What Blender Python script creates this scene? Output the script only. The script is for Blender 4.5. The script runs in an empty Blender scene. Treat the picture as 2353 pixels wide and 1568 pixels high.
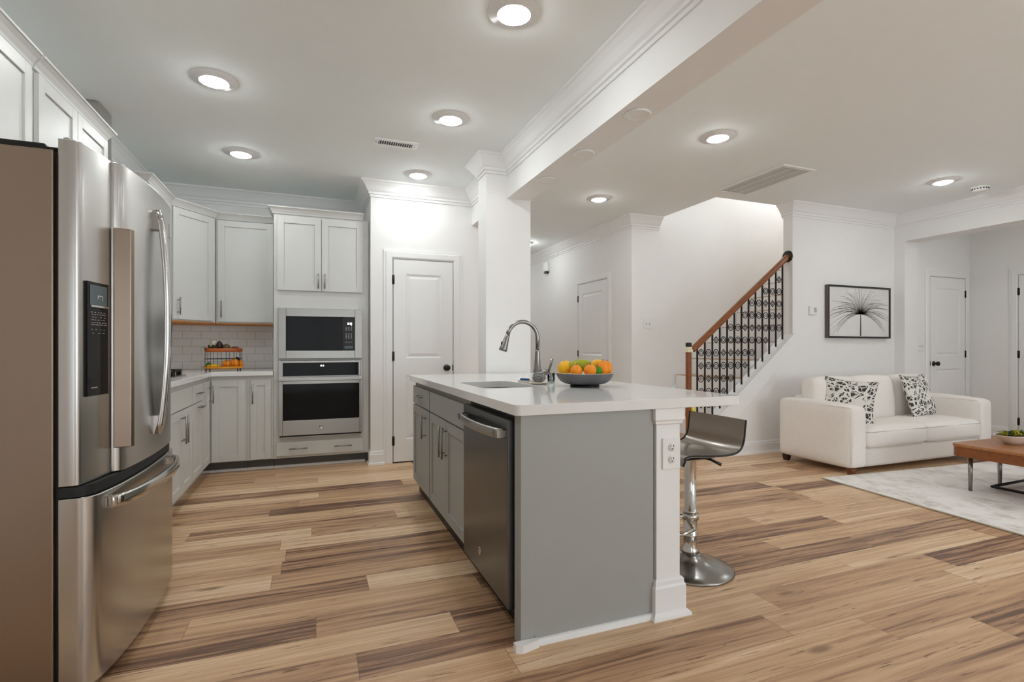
import bpy, bmesh, math, random
from mathutils import Vector, Matrix
random.seed(7)
PI = math.pi
C = bpy.context.scene.collection
SC = bpy.context.scene

# ---------------------------------------------------------------- camera, world, light, exposure
F_PX = 1180.0
YAW = math.atan((722 - 1176.5) / F_PX)
cam = bpy.data.cameras.new('camera'); cam.sensor_fit = 'HORIZONTAL'; cam.sensor_width = 36.0
cam.lens = 36.0 * F_PX / 2353.0
cam.shift_y = 16.0 / 2353.0
cam.clip_start = 0.05
co = bpy.data.objects.new('camera', cam); C.objects.link(co)
co.location = (0, 0, 1.13); co.rotation_euler = (PI / 2, 0, YAW)
SC.camera = co
w = bpy.data.worlds.new('world'); SC.world = w; w.use_nodes = True
w.node_tree.nodes['Background'].inputs[0].default_value = (0.75, 0.85, 1.0, 1)
w.node_tree.nodes['Background'].inputs[1].default_value = 1.0
SC.view_settings.view_transform = 'Standard'; SC.view_settings.look = 'None'
SC.view_settings.gamma = 1.0; SC.view_settings.use_curve_mapping = False
SC.view_settings.exposure = 0.40
SC.cycles.max_bounces = 10; SC.cycles.diffuse_bounces = 7; SC.cycles.glossy_bounces = 5
LAMP = 98.0          # radiance of the recessed lenses

def area_light(name, loc, rot, sx, sy, power, col=(1, 1, 1)):
    l = bpy.data.lights.new(name, 'AREA'); l.shape = 'RECTANGLE'; l.size = sx; l.size_y = sy
    l.energy = power; l.color = col
    o = bpy.data.objects.new(name, l); C.objects.link(o); o.location = loc; o.rotation_euler = rot
    return o
# added fill lights at made-up, unseen openings behind the camera (frames built below)
area_light('window_daylight', (4.1, -2.93, 1.45), (PI / 2, 0, PI), 3.4, 1.9, 64, (0.94, 0.98, 1.0))
area_light('patio_daylight', (0.1, -2.93, 1.15), (PI / 2, 0, PI), 1.7, 2.0, 10, (0.97, 0.99, 1.0))
area_light('stair_window_daylight', (6.5, 4.8, 4.2), (0, PI / 2, 0), 0.8, 1.2, 32, (0.95, 0.98, 1.0))  # area light high in the closed stairwell; no window is built there

# ---------------------------------------------------------------- materials
def lin(c):
    return tuple(((v / 255) / 12.92 if v / 255 <= 0.04045 else ((v / 255 + 0.055) / 1.055) ** 2.4) for v in c) + (1,)
def nd(nt, t, **kw):
    n = nt.nodes.new(t)
    for k, v in kw.items(): setattr(n, k, v)
    return n
def mat(name, rgb, rough=0.5, metal=0.0, var=0.03, scale=8.0, bump=0.0, bscale=60.0, stretch=None, coat=0.0, emit=0.0, trans=0.0, ior=1.45, spec=0.5):
    m = bpy.data.materials.new(name); m.use_nodes = True; nt = m.node_tree
    b = nt.nodes['Principled BSDF']
    b.inputs['Roughness'].default_value = rough; b.inputs['Metallic'].default_value = metal
    b.inputs['Coat Weight'].default_value = coat; b.inputs['Transmission Weight'].default_value = trans
    b.inputs['IOR'].default_value = ior; b.inputs['Specular IOR Level'].default_value = spec
    col = lin(rgb)
    if emit:
        b.inputs['Emission Color'].default_value = col; b.inputs['Emission Strength'].default_value = emit
    tc = nd(nt, 'ShaderNodeTexCoord'); mp = nd(nt, 'ShaderNodeMapping')
    if stretch: mp.inputs['Scale'].default_value = stretch
    nt.links.new(tc.outputs['Object'], mp.inputs['Vector'])
    n = nd(nt, 'ShaderNodeTexNoise'); n.inputs['Scale'].default_value = scale; n.inputs['Detail'].default_value = 3
    nt.links.new(mp.outputs[0], n.inputs['Vector'])
    r = nd(nt, 'ShaderNodeValToRGB')
    r.color_ramp.elements[0].color = tuple(max(0, c * (1 - var)) for c in col[:3]) + (1,)
    r.color_ramp.elements[1].color = tuple(min(1, c * (1 + var)) for c in col[:3]) + (1,)
    r.color_ramp.elements[0].position = 0.3; r.color_ramp.elements[1].position = 0.7
    nt.links.new(n.outputs['Fac'], r.inputs[0]); nt.links.new(r.outputs[0], b.inputs['Base Color'])
    if bump:
        n2 = nd(nt, 'ShaderNodeTexNoise'); n2.inputs['Scale'].default_value = bscale
        nt.links.new(mp.outputs[0], n2.inputs['Vector'])
        bp = nd(nt, 'ShaderNodeBump'); bp.inputs['Strength'].default_value = bump; bp.inputs['Distance'].default_value = 0.004
        nt.links.new(n2.outputs['Fac'], bp.inputs['Height']); nt.links.new(bp.outputs[0], b.inputs['Normal'])
    return m
def math_n(nt, op, a, b=None):
    n = nd(nt, 'ShaderNodeMath', operation=op)
    for i, v in enumerate((a, b)):
        if v is None: continue
        if isinstance(v, (int, float)): n.inputs[i].default_value = v
        else: nt.links.new(v, n.inputs[i])
    return n.outputs[0]
def wood_floor():
    m = bpy.data.materials.new('wood_plank_floor'); m.use_nodes = True; nt = m.node_tree; L = nt.links
    b = nt.nodes['Principled BSDF']
    tc = nd(nt, 'ShaderNodeTexCoord'); sp = nd(nt, 'ShaderNodeSeparateXYZ'); L.new(tc.outputs['Object'], sp.inputs[0])
    X, Y = sp.outputs[0], sp.outputs[1]
    W, LEN = 0.165, 1.22
    yr = math_n(nt, 'DIVIDE', Y, W); row = math_n(nt, 'FLOOR', yr); fy = math_n(nt, 'FRACT', yr)
    wn = nd(nt, 'ShaderNodeTexWhiteNoise', noise_dimensions='1D'); L.new(row, wn.inputs['W'])
    xr = math_n(nt, 'ADD', math_n(nt, 'DIVIDE', X, LEN), math_n(nt, 'MULTIPLY', wn.outputs['Value'], 5.0))
    colm = math_n(nt, 'FLOOR', xr); fx = math_n(nt, 'FRACT', xr)
    cb = nd(nt, 'ShaderNodeCombineXYZ'); L.new(row, cb.inputs[0]); L.new(colm, cb.inputs[1])
    wn2 = nd(nt, 'ShaderNodeTexWhiteNoise', noise_dimensions='2D'); L.new(cb.outputs[0], wn2.inputs['Vector'])
    rnd = wn2.outputs['Value']
    # grain, shifted plank by plank
    gv = nd(nt, 'ShaderNodeCombineXYZ')
    L.new(math_n(nt, 'ADD', math_n(nt, 'MULTIPLY', X, 0.8), math_n(nt, 'MULTIPLY', rnd, 37.0)), gv.inputs[0])
    L.new(math_n(nt, 'MULTIPLY', Y, 20.0), gv.inputs[1]); L.new(math_n(nt, 'MULTIPLY', rnd, 11.0), gv.inputs[2])
    g = nd(nt, 'ShaderNodeTexNoise'); g.inputs['Scale'].default_value = 1.6; g.inputs['Detail'].default_value = 6; g.inputs['Roughness'].default_value = 0.62
    g.inputs['Distortion'].default_value = 0.6
    L.new(gv.outputs[0], g.inputs['Vector'])
    fv = nd(nt, 'ShaderNodeCombineXYZ')
    L.new(math_n(nt, 'ADD', math_n(nt, 'MULTIPLY', X, 3.2), math_n(nt, 'MULTIPLY', rnd, 23.0)), fv.inputs[0])
    L.new(math_n(nt, 'MULTIPLY', Y, 46.0), fv.inputs[1]); L.new(math_n(nt, 'MULTIPLY', rnd, 5.0), fv.inputs[2])
    f = nd(nt, 'ShaderNodeTexNoise'); f.inputs['Scale'].default_value = 1.5; f.inputs['Detail'].default_value = 5; f.inputs['Distortion'].default_value = 1.2
    L.new(fv.outputs[0], f.inputs['Vector'])
    r = nd(nt, 'ShaderNodeValToRGB'); e = r.color_ramp.elements
    stops = [(0.0, (108, 78, 61)), (0.12, (136, 102, 79)), (0.24, (171, 133, 102)), (0.5, (197, 159, 122)), (0.75, (214, 179, 141)), (1.0, (229, 201, 167))]
    e[0].position, e[0].color = stops[0][0], lin(stops[0][1]); e[1].position, e[1].color = stops[-1][0], lin(stops[-1][1])
    for p, c in stops[1:-1]:
        x = e.new(p); x.color = lin(c)
    tone = math_n(nt, 'ADD', math_n(nt, 'MULTIPLY', rnd, 0.80), math_n(nt, 'MULTIPLY', math_n(nt, 'SUBTRACT', g.outputs['Fac'], 0.45), 1.9))
    L.new(tone, r.inputs[0])
    # fine dark streaks and a few knots
    st = nd(nt, 'ShaderNodeMapRange'); st.inputs[1].default_value = 0.63; st.inputs[2].default_value = 0.70
    L.new(f.outputs['Fac'], st.inputs[0])
    mx = nd(nt, 'ShaderNodeMix', data_type='RGBA'); mx.blend_type = 'MULTIPLY'
    L.new(math_n(nt, 'MULTIPLY', st.outputs[0], 0.72), mx.inputs[0]); L.new(r.outputs[0], mx.inputs[6]); mx.inputs[7].default_value = lin((120, 92, 75))
    v = nd(nt, 'ShaderNodeTexVoronoi'); v.inputs['Scale'].default_value = 1.0
    kv = nd(nt, 'ShaderNodeCombineXYZ'); L.new(math_n(nt, 'MULTIPLY', X, 1.5), kv.inputs[0]); L.new(math_n(nt, 'MULTIPLY', Y, 4.5), kv.inputs[1])
    L.new(kv.outputs[0], v.inputs['Vector'])
    kn = nd(nt, 'ShaderNodeMapRange'); kn.inputs[1].default_value = 0.05; kn.inputs[2].default_value = 0.12; kn.inputs[3].default_value = 1.2; kn.inputs[4].default_value = 0.0
    L.new(v.outputs['Distance'], kn.inputs[0])
    mk = nd(nt, 'ShaderNodeMix', data_type='RGBA'); mk.blend_type = 'MIX'
    L.new(math_n(nt, 'MULTIPLY', kn.outputs[0], g.outputs['Fac']), mk.inputs[0]); L.new(mx.outputs[2], mk.inputs[6]); mk.inputs[7].default_value = lin((95, 62, 42))
    # plank joints
    ey = math_n(nt, 'MINIMUM', fy, math_n(nt, 'SUBTRACT', 1.0, fy)); ex = math_n(nt, 'MINIMUM', fx, math_n(nt, 'SUBTRACT', 1.0, fx))
    edge = math_n(nt, 'MINIMUM', math_n(nt, 'MULTIPLY', ey, W), math_n(nt, 'MULTIPLY', ex, LEN))
    jr = nd(nt, 'ShaderNodeMapRange'); jr.inputs[1].default_value = 0.0006; jr.inputs[2].default_value = 0.0022; jr.inputs[3].default_value = 0.55; jr.inputs[4].default_value = 0
    L.new(edge, jr.inputs[0])
    mj = nd(nt, 'ShaderNodeMix', data_type='RGBA'); L.new(jr.outputs[0], mj.inputs[0]); L.new(mk.outputs[2], mj.inputs[6]); mj.inputs[7].default_value = lin((96, 70, 52))
    L.new(mj.outputs[2], b.inputs['Base Color'])
    rr = nd(nt, 'ShaderNodeMapRange'); rr.inputs[3].default_value = 0.30; rr.inputs[4].default_value = 0.46; L.new(g.outputs['Fac'], rr.inputs[0])
    L.new(rr.outputs[0], b.inputs['Roughness']); b.inputs['Specular IOR Level'].default_value = 0.35
    bp = nd(nt, 'ShaderNodeBump'); bp.inputs['Strength'].default_value = 0.12; bp.inputs['Distance'].default_value = 0.002
    L.new(g.outputs['Fac'], bp.inputs['Height']); L.new(bp.outputs[0], b.inputs['Normal'])
    return m
def tile_mat(name, axis):
    m = bpy.data.materials.new(name); m.use_nodes = True; nt = m.node_tree; L = nt.links
    b = nt.nodes['Principled BSDF']
    tc = nd(nt, 'ShaderNodeTexCoord'); sp = nd(nt, 'ShaderNodeSeparateXYZ'); L.new(tc.outputs['Object'], sp.inputs[0])
    cb = nd(nt, 'ShaderNodeCombineXYZ'); L.new(sp.outputs[axis], cb.inputs[0])
    L.new(math_n(nt, 'SUBTRACT', sp.outputs[2], 0.916), cb.inputs[1])
    br = nd(nt, 'ShaderNodeTexBrick'); br.inputs['Scale'].default_value = 1.0; br.offset = 0.5
    br.inputs['Brick Width'].default_value = 0.163; br.inputs['Row Height'].default_value = 0.0765; br.inputs['Mortar Size'].default_value = 0.0013
    br.inputs['Mortar Smooth'].default_value = 0.1
    br.inputs['Color1'].default_value = lin((242, 242, 239)); br.inputs['Color2'].default_value = lin((236, 236, 233)); br.inputs['Mortar'].default_value = lin((160, 160, 156))
    L.new(cb.outputs[0], br.inputs['Vector']); L.new(br.outputs['Color'], b.inputs['Base Color'])
    b.inputs['Roughness'].default_value = 0.15
    bp = nd(nt, 'ShaderNodeBump'); bp.invert = True; bp.inputs['Strength'].default_value = 0.5; bp.inputs['Distance'].default_value = 0.002
    L.new(br.outputs['Fac'], bp.inputs['Height']); L.new(bp.outputs[0], b.inputs['Normal'])
    return m
def loop_fabric():
    m = bpy.data.materials.new('loop_print_fabric'); m.use_nodes = True; nt = m.node_tree; L = nt.links
    b = nt.nodes['Principled BSDF']; b.inputs['Roughness'].default_value = 0.9
    tc = nd(nt, 'ShaderNodeTexCoord')
    nz = nd(nt, 'ShaderNodeTexNoise'); nz.inputs['Scale'].default_value = 4.0; L.new(tc.outputs['Object'], nz.inputs['Vector'])
    ad = nd(nt, 'ShaderNodeMixRGB'); ad.blend_type = 'ADD'; ad.inputs[0].default_value = 0.12
    L.new(tc.outputs['Object'], ad.inputs[1]); L.new(nz.outputs['Color'], ad.inputs[2])
    v = nd(nt, 'ShaderNodeTexVoronoi', feature='DISTANCE_TO_EDGE'); v.inputs['Scale'].default_value = 15.0; L.new(ad.outputs[0], v.inputs['Vector'])
    v2 = nd(nt, 'ShaderNodeTexVoronoi', feature='DISTANCE_TO_EDGE'); v2.inputs['Scale'].default_value = 26.0; L.new(ad.outputs[0], v2.inputs['Vector'])
    d = math_n(nt, 'MINIMUM', v.outputs['Distance'], math_n(nt, 'MULTIPLY', v2.outputs['Distance'], 1.8))
    r = nd(nt, 'ShaderNodeValToRGB'); e = r.color_ramp.elements
    e[0].position = 0.085; e[0].color = lin((228, 225, 216)); e[1].position = 0.11; e[1].color = lin((62, 60, 60))
    L.new(d, r.inputs[0]); L.new(r.outputs[0], b.inputs['Base Color'])
    return m
def rug_mat():
    m = bpy.data.materials.new('faded_lattice_rug'); m.use_nodes = True; nt = m.node_tree; L = nt.links
    b = nt.nodes['Principled BSDF']; b.inputs['Roughness'].default_value = 0.95
    tc = nd(nt, 'ShaderNodeTexCoord'); sp = nd(nt, 'ShaderNodeSeparateXYZ'); L.new(tc.outputs['Object'], sp.inputs[0])
    def stripe(a, b_, k, wd):
        s = math_n(nt, 'FRACT', math_n(nt, 'MULTIPLY', math_n(nt, 'ADD', a, math_n(nt, 'MULTIPLY', b_, k)), 4.0))
        s = math_n(nt, 'ABSOLUTE', math_n(nt, 'SUBTRACT', s, 0.5))
        return math_n(nt, 'LESS_THAN', s, wd)
    s = math_n(nt, 'MAXIMUM', stripe(sp.outputs[0], sp.outputs[1], 0.6, 0.06), stripe(sp.outputs[0], sp.outputs[1], -0.6, 0.06))
    nz = nd(nt, 'ShaderNodeTexNoise'); nz.inputs['Scale'].default_value = 3.0; nz.inputs['Detail'].default_value = 8; nz.inputs['Roughness'].default_value = 0.7
    L.new(tc.outputs['Object'], nz.inputs['Vector'])
    r = nd(nt, 'ShaderNodeValToRGB'); e = r.color_ramp.elements
    e[0].position = 0.36; e[0].color = lin((208, 198, 190)); e[1].position = 0.54; e[1].color = lin((243, 240, 236))
    L.new(nz.outputs['Fac'], r.inputs[0])
    mx = nd(nt, 'ShaderNodeMix', data_type='RGBA'); L.new(math_n(nt, 'MULTIPLY', s, 0.75), mx.inputs[0]); L.new(r.outputs[0], mx.inputs[6]); mx.inputs[7].default_value = lin((240, 237, 233))
    L.new(mx.outputs[2], b.inputs['Base Color'])
    n2 = nd(nt, 'ShaderNodeTexNoise'); n2.inputs['Scale'].default_value = 180; L.new(tc.outputs['Object'], n2.inputs['Vector'])
    bp = nd(nt, 'ShaderNodeBump'); bp.inputs['Strength'].default_value = 0.4; bp.inputs['Distance'].default_value = 0.004
    L.new(n2.outputs['Fac'], bp.inputs['Height']); L.new(bp.outputs[0], b.inputs['Normal'])
    return m
WALL = mat('white_wall_paint', (238, 237, 235), 0.6, var=0.006)
CEIL = mat('ceiling_paint', (242, 247, 247), 0.8, var=0.006)
TRIM = mat('white_trim_paint', (238, 238, 237), 0.3, var=0.005)
FLOOR = wood_floor()
TILEB = tile_mat('subway_tile_back', 0); TILEL = tile_mat('subway_tile_side', 1)
CAB = mat('pale_grey_cabinet_paint', (208, 208, 204), 0.38, var=0.01)
ISL = mat('island_grey_paint', (163, 165, 161), 0.42, var=0.012)
TOE = mat('toe_kick_grey', (92, 92, 90), 0.5)
QUARTZ = mat('white_quartz', (232, 232, 230), 0.08, var=0.012, scale=25)
STEEL = mat('brushed_steel', (192, 190, 186), 0.27, 1.0, var=0.04, scale=6, stretch=(1, 1, 0.05))
STEELH = mat('brushed_steel_flat', (172, 172, 168), 0.3, 1.0, var=0.04, scale=6, stretch=(0.05, 1, 1))
FRSIDE = mat('metallic_side_panel', (160, 143, 128), 0.36, 1.0, var=0.03, scale=5, stretch=(1, 1, 0.04))
DWST = mat('slate_steel', (118, 121, 124), 0.3, 1.0, var=0.05, scale=5, stretch=(0.05, 0.05, 1))
CHROME = mat('polished_chrome', (205, 204, 201), 0.12, 1.0, var=0.02)
NICKEL = mat('brushed_nickel', (150, 148, 144), 0.3, 1.0, var=0.03)
DARKM = mat('dark_bronze_metal', (58, 54, 50), 0.35, 1.0)
BLACK = mat('black_plastic', (18, 18, 18), 0.35)
IRON = mat('black_iron', (28, 26, 26), 0.5, 0.4)
GLASSB = mat('black_oven_glass', (20, 20, 19), 0.07, var=0.05, spec=0.14)
DIGIT = mat('lit_digits', (240, 244, 248), 0.4, emit=1.2)
GREYP = mat('grey_button_print', (150, 150, 150), 0.5)
PLY = mat('raw_plywood_edge', (198, 128, 58), 0.6, var=0.1, scale=14)
LENS = mat('lamp_lens', (246, 251, 253), 0.4, emit=LAMP, var=0.0)
LENSH = mat('hall_lamp_glass', (246, 251, 253), 0.4, emit=32.0, var=0.0)
PLATE = mat('white_plastic_plate', (236, 236, 234), 0.35)
SLOT = mat('dark_slot', (30, 30, 30), 0.6)
GREYV = mat('vent_grille_grey', (205, 206, 203), 0.5)
OAK = mat('stained_oak', (134, 78, 40), 0.38, var=0.18, scale=7, stretch=(1, 4, 8))
OAKT = mat('oak_tread', (176, 138, 104), 0.4, var=0.12, scale=7, stretch=(6, 1, 1))
SOFA = mat('cream_linen', (240, 234, 228), 0.92, var=0.015, scale=30, bump=0.25, bscale=260)
LOOPS = loop_fabric()
RUG = rug_mat(); RUGE = mat('rug_binding', (206, 197, 184), 0.9)
SEATM = mat('smoked_chrome', (166, 160, 153), 0.24, 1.0)
STOOLB = mat('dark_chrome_base', (158, 156, 153), 0.24, 1.0)
DKWOOD = mat('dark_walnut_leg', (52, 34, 26), 0.4)
RDWOOD = mat('red_brown_leg', (112, 62, 34), 0.4, var=0.15)
TABLEW = mat('walnut_table_wood', (168, 112, 70), 0.33, var=0.22, scale=5, stretch=(1.5, 14, 14))
FRAME = mat('black_picture_frame', (34, 31, 30), 0.4)
FRAMES = mat('frame_side_brown', (98, 88, 80), 0.5)
CANVAS = mat('pale_grey_print', (222, 221, 219), 0.8, var=0.06, scale=3)
INK = mat('charcoal_ink', (48, 45, 44), 0.8)
ORANGE = mat('orange_peel', (242, 144, 24), 0.42, var=0.08, bump=0.3, bscale=140)
LEMON = mat('lemon_peel', (240, 184, 24), 0.42, var=0.08, bump=0.2, bscale=120)
MANGO = mat('green_mango_skin', (164, 168, 40), 0.4, var=0.2, scale=10)
LIME = mat('lime_peel', (58, 132, 32), 0.4, var=0.2, scale=14)
STEM = mat('fruit_stem', (70, 62, 30), 0.8)
STONE = mat('grey_stoneware', (98, 97, 100), 0.45, var=0.25, scale=9)
BOWLIN = mat('pale_bowl_rim', (214, 205, 188), 0.4)
COPPER = mat('orange_brown_wood_tray', (182, 92, 40), 0.35, var=0.25, scale=9)
YTRAY = mat('honey_wood_tray', (226, 156, 44), 0.35, var=0.15, scale=9)
DKVEG = mat('dark_aubergine_skin', (46, 26, 26), 0.3, var=0.3)
OLIVE = mat('olive_brown_skin', (92, 72, 40), 0.5, var=0.3)
CREAM = mat('cream_wax', (226, 220, 190), 0.5)
LEAF = mat('succulent_green', (84, 104, 40), 0.5, var=0.35, scale=20)
LEAFY = mat('yellow_green_leaf', (160, 150, 30), 0.5, var=0.3, scale=20)
CERAM = mat('beige_ceramic', (226, 217, 202), 0.3)
BLUE = mat('blue_sponge', (60, 104, 146), 0.9, bump=0.5, bscale=150)
WIRE = mat('steel_wool_wire', (176, 175, 172), 0.42, 0.7)
GLASS = mat('clear_glass', (245, 248, 248), 0.02, trans=1.0, var=0.0)
YELLOW = mat('yellow_ribbon', (226, 214, 44), 0.6)
BOOK = mat('brown_tray', (140, 108, 82), 0.5)
SCREEN = mat('dim_screen', (74, 92, 98), 0.2)
GLOWPANE = mat('window_pane_white', (225, 232, 240), 0.1, emit=0.6)  # glowing sheet for the added, unseen rear openings

# ---------------------------------------------------------------- mesh helpers
class MB:
    def __init__(s, o=(0, 0, 0)):
        s.bm = bmesh.new(); s.o = Vector(o); s.mi = 0; s.sm = False
    def _f(s, vs):
        try:
            f = s.bm.faces.new(vs); f.material_index = s.mi; f.smooth = s.sm; return f
        except ValueError: return None
    def v(s, p): return s.bm.verts.new(p)
    def box(s, x0, x1, y0, y1, z0, z1, M=None):
        P = [(x0, y0, z0), (x1, y0, z0), (x1, y1, z0), (x0, y1, z0), (x0, y0, z1), (x1, y0, z1), (x1, y1, z1), (x0, y1, z1)]
        V = [s.v(M @ Vector(p) if M else p) for p in P]
        for q in ((3, 2, 1, 0), (4, 5, 6, 7), (0, 1, 5, 4), (1, 2, 6, 5), (2, 3, 7, 6), (3, 0, 4, 7)): s._f([V[i] for i in q])
        return s
    def prism(s, pts, a, b, ax='z', M=None):
        def mp(p, h):
            q = {'z': (p[0], p[1], h), 'y': (p[0], h, p[1]), 'x': (h, p[0], p[1])}[ax]
            return M @ Vector(q) if M else Vector(q)
        A = [s.v(mp(p, a)) for p in pts]; B = [s.v(mp(p, b)) for p in pts]; n = len(pts)
        s._f(A); s._f(B[::-1])
        for i in range(n): s._f([A[i], B[i], B[(i + 1) % n], A[(i + 1) % n]])
        return s
    def rings(s, rs, cap=True, closed=False, smooth=True):
        sm = s.sm; s.sm = smooth
        R = [[s.v(p) for p in r] for r in rs]; n = len(R[0])
        m = len(R)
        for i in range(m if closed else m - 1):
            a, b = R[i], R[(i + 1) % m]
            for j in range(n): s._f([a[j], a[(j + 1) % n], b[(j + 1) % n], b[j]])
        s.sm = False
        if cap and not closed: s._f(R[0][::-1]); s._f(R[-1])
        s.sm = sm
        return s
    def tube(s, pts, r, n=8, closed=False, cap=True):
        pts = [Vector(p) for p in pts]; m = len(pts); rs = []
        rad = r if isinstance(r, (list, tuple)) else [r] * m
        up = None
        for i, p in enumerate(pts):
            if closed: t = (pts[(i + 1) % m] - pts[i - 1])
            else: t = (pts[min(i + 1, m - 1)] - pts[max(i - 1, 0)])
            t.normalize()
            if up is None:
                up = Vector((0, 0, 1)) if abs(t.z) < 0.9 else Vector((1, 0, 0))
            u = (up - t * up.dot(t)).normalized(); up = u; w_ = t.cross(u)
            rs.append([p + (u * math.cos(2 * PI * k / n) + w_ * math.sin(2 * PI * k / n)) * rad[i] for k in range(n)])
        return s.rings(rs, cap, closed)
    def cyl(s, p0, p1, r0, r1=None, n=20): return s.tube([p0, p1], [r0, r0 if r1 is None else r1], n)
    def lathe(s, prof, n=32, c=(0, 0, 0), M=None, cap=True, sx=1.0, sy=1.0):
        c = Vector(c); rs = []
        for r, z in prof:
            ring = [Vector((r * math.cos(2 * PI * k / n) * sx, r * math.sin(2 * PI * k / n) * sy, z)) for k in range(n)]
            rs.append([(M @ p if M else p) + c for p in ring])
        return s.rings(rs, cap)
    def ball(s, c, rx, ry=None, rz=None, n=16, m=10, M=None, f=None):
        ry = ry or rx; rz = rz or rx; rs = []
        for i in range(m + 1):
            t = -PI / 2 + PI * (i if 0 < i < m else (0.04 if i == 0 else m - 0.04)) / m
            ring = []
            for k in range(n):
                a = 2 * PI * k / n; p = Vector((math.cos(t) * math.cos(a), math.cos(t) * math.sin(a), math.sin(t)))
                q = f(p) if f else p
                q = Vector((q.x * rx, q.y * ry, q.z * rz)); ring.append((M @ q if M else q) + Vector(c))
            rs.append(ring)
        return s.rings(rs)
    def rbox(s, c, sx, sy, sz, r, bulge=(0, 0, 0), n=8, M=None, f=None):
        # rounded soft box: half sizes from full sx, sy, sz
        c = Vector(c); h = Vector((sx / 2, sy / 2, sz / 2)); cache = {}
        sm = s.sm; s.sm = True
        def pt(p):
            k = tuple(round(x, 5) for x in p)
            if k in cache: return cache[k]
            q = Vector((p[0] * h.x, p[1] * h.y, p[2] * h.z))
            inn = Vector([max(-h[i] + r, min(h[i] - r, q[i])) for i in range(3)])
            d = q - inn
            if d.length > 1e-9: q = inn + d.normalized() * r
            x, y, z = p
            q.x += bulge[0] * x * (1 - y * y) * (1 - z * z); q.y += bulge[1] * y * (1 - x * x) * (1 - z * z); q.z += bulge[2] * z * (1 - x * x) * (1 - y * y)
            if f: q = f(q, p)
            v = s.v((M @ q if M else q) + c); cache[k] = v; return v
        def g(i):  # denser near the edges
            t = -1 + 2 * i / n
            return math.copysign(abs(t) ** 0.6, t) if t else 0.0
        for ax in range(3):
            for sg in (-1, 1):
                for i in range(n):
                    for j in range(n):
                        q = []
                        for a, b in ((i, j), (i + 1, j), (i + 1, j + 1), (i, j + 1)):
                            p = [0, 0, 0]; p[ax] = sg; p[(ax + 1) % 3] = g(a); p[(ax + 2) % 3] = g(b); q.append(pt(p))
                        s._f(q if sg > 0 else q[::-1])
        s.sm = sm
        return s
    def plate(s, outer, inner, z0, z1):
        def fill(z, flip):
            loops = []; E = []
            for lp in (outer, inner):
                V = [s.v((p[0], p[1], z)) for p in lp]; loops.append(V)
                E += [s.bm.edges.new((V[i], V[(i + 1) % len(V)])) for i in range(len(V))]
            r = bmesh.ops.triangle_fill(s.bm, edges=E, use_beauty=True, normal=(0, 0, -1 if flip else 1))
            for f in r['geom']:
                if isinstance(f, bmesh.types.BMFace): f.material_index = s.mi
            return loops
        A = fill(z0, True); B = fill(z1, False)
        for a, b in zip(A, B):
            for i in range(len(a)): s._f([a[i], a[(i + 1) % len(a)], b[(i + 1) % len(a)], b[i]])
        return s
    def sweep(s, path, prof, closed=False, M=None):
        # path in 2D, profile (offset to the left of travel, height); mitred
        n = len(path); P = [Vector(p) for p in path]; rs = []
        def nrm(a, b):
            d = (b - a).normalized(); return Vector((-d.y, d.x))
        for i in range(n):
            if closed or 0 < i < n - 1:
                n1 = nrm(P[i - 1], P[i]); n2 = nrm(P[i], P[(i + 1) % n]); a = (n1 + n2).normalized(); k = 1 / max(0.2, a.dot(n1)); a = a * k
            elif i == 0: a = nrm(P[0], P[1])
            else: a = nrm(P[-2], P[-1])
            ring = [Vector((P[i].x + a.x * d, P[i].y + a.y * d, h)) for d, h in prof]
            rs.append([M @ p if M else p for p in ring])
        return s.rings(rs, True, closed, smooth=False)
    def build(s, name, mats, parent=None, bevel=0.0, seg=2, smooth=None, loc=None):
        bm = s.bm
        bmesh.ops.recalc_face_normals(bm, faces=bm.faces)
        if s.o.length: bmesh.ops.translate(bm, verts=bm.verts, vec=-s.o)
        me = bpy.data.meshes.new(name); bm.to_mesh(me); bm.free()
        for m in (mats if isinstance(mats, (list, tuple)) else [mats]): me.materials.append(m)
        if smooth: 
            for p in me.polygons: p.use_smooth = True
            me.set_sharp_from_angle(angle=math.radians(smooth))
        o = bpy.data.objects.new(name, me); C.objects.link(o)
        if parent: o.parent = parent
        if loc is not None: o.location = loc
        if bevel:
            b = o.modifiers.new('bevel', 'BEVEL'); b.width = bevel; b.segments = seg; b.limit_method = 'ANGLE'; b.angle_limit = math.radians(40)
        return o
def tag(o, label, cat, group=None):
    o['label'] = label; o['category'] = cat
    if group: o['group'] = group
    return o
def thing(name, label, cat, loc=(0, 0, 0), rz=0, group=None):
    o = bpy.data.objects.new(name, None); C.objects.link(o); o.empty_display_size = 0.1
    o.location = loc; o.rotation_euler = (0, 0, rz)
    return tag(o, label, cat, group)
def struct(o):
    o['kind'] = 'structure'; return o
def dup(root, loc, label, rz=None, scale=None):
    r = root.copy(); C.objects.link(r); r.location = loc; r['label'] = label
    if rz is not None: r.rotation_euler = (r.rotation_euler[0], r.rotation_euler[1], rz)
    if scale: r.scale = (scale,) * 3
    for ch in list(root.children):
        c = ch.copy(); C.objects.link(c); c.parent = r
        for gch in ch.children:
            d = gch.copy(); C.objects.link(d); d.parent = c
    return r
def rrect(x0, x1, y0, y1, r, n=6):
    pts = []
    for cx, cy, a in ((x1 - r, y0 + r, -PI / 2), (x1 - r, y1 - r, 0), (x0 + r, y1 - r, PI / 2), (x0 + r, y0 + r, PI)):
        for k in range(n + 1): pts.append((cx + r * math.cos(a + PI / 2 * k / n), cy + r * math.sin(a + PI / 2 * k / n)))
    return pts

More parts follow.
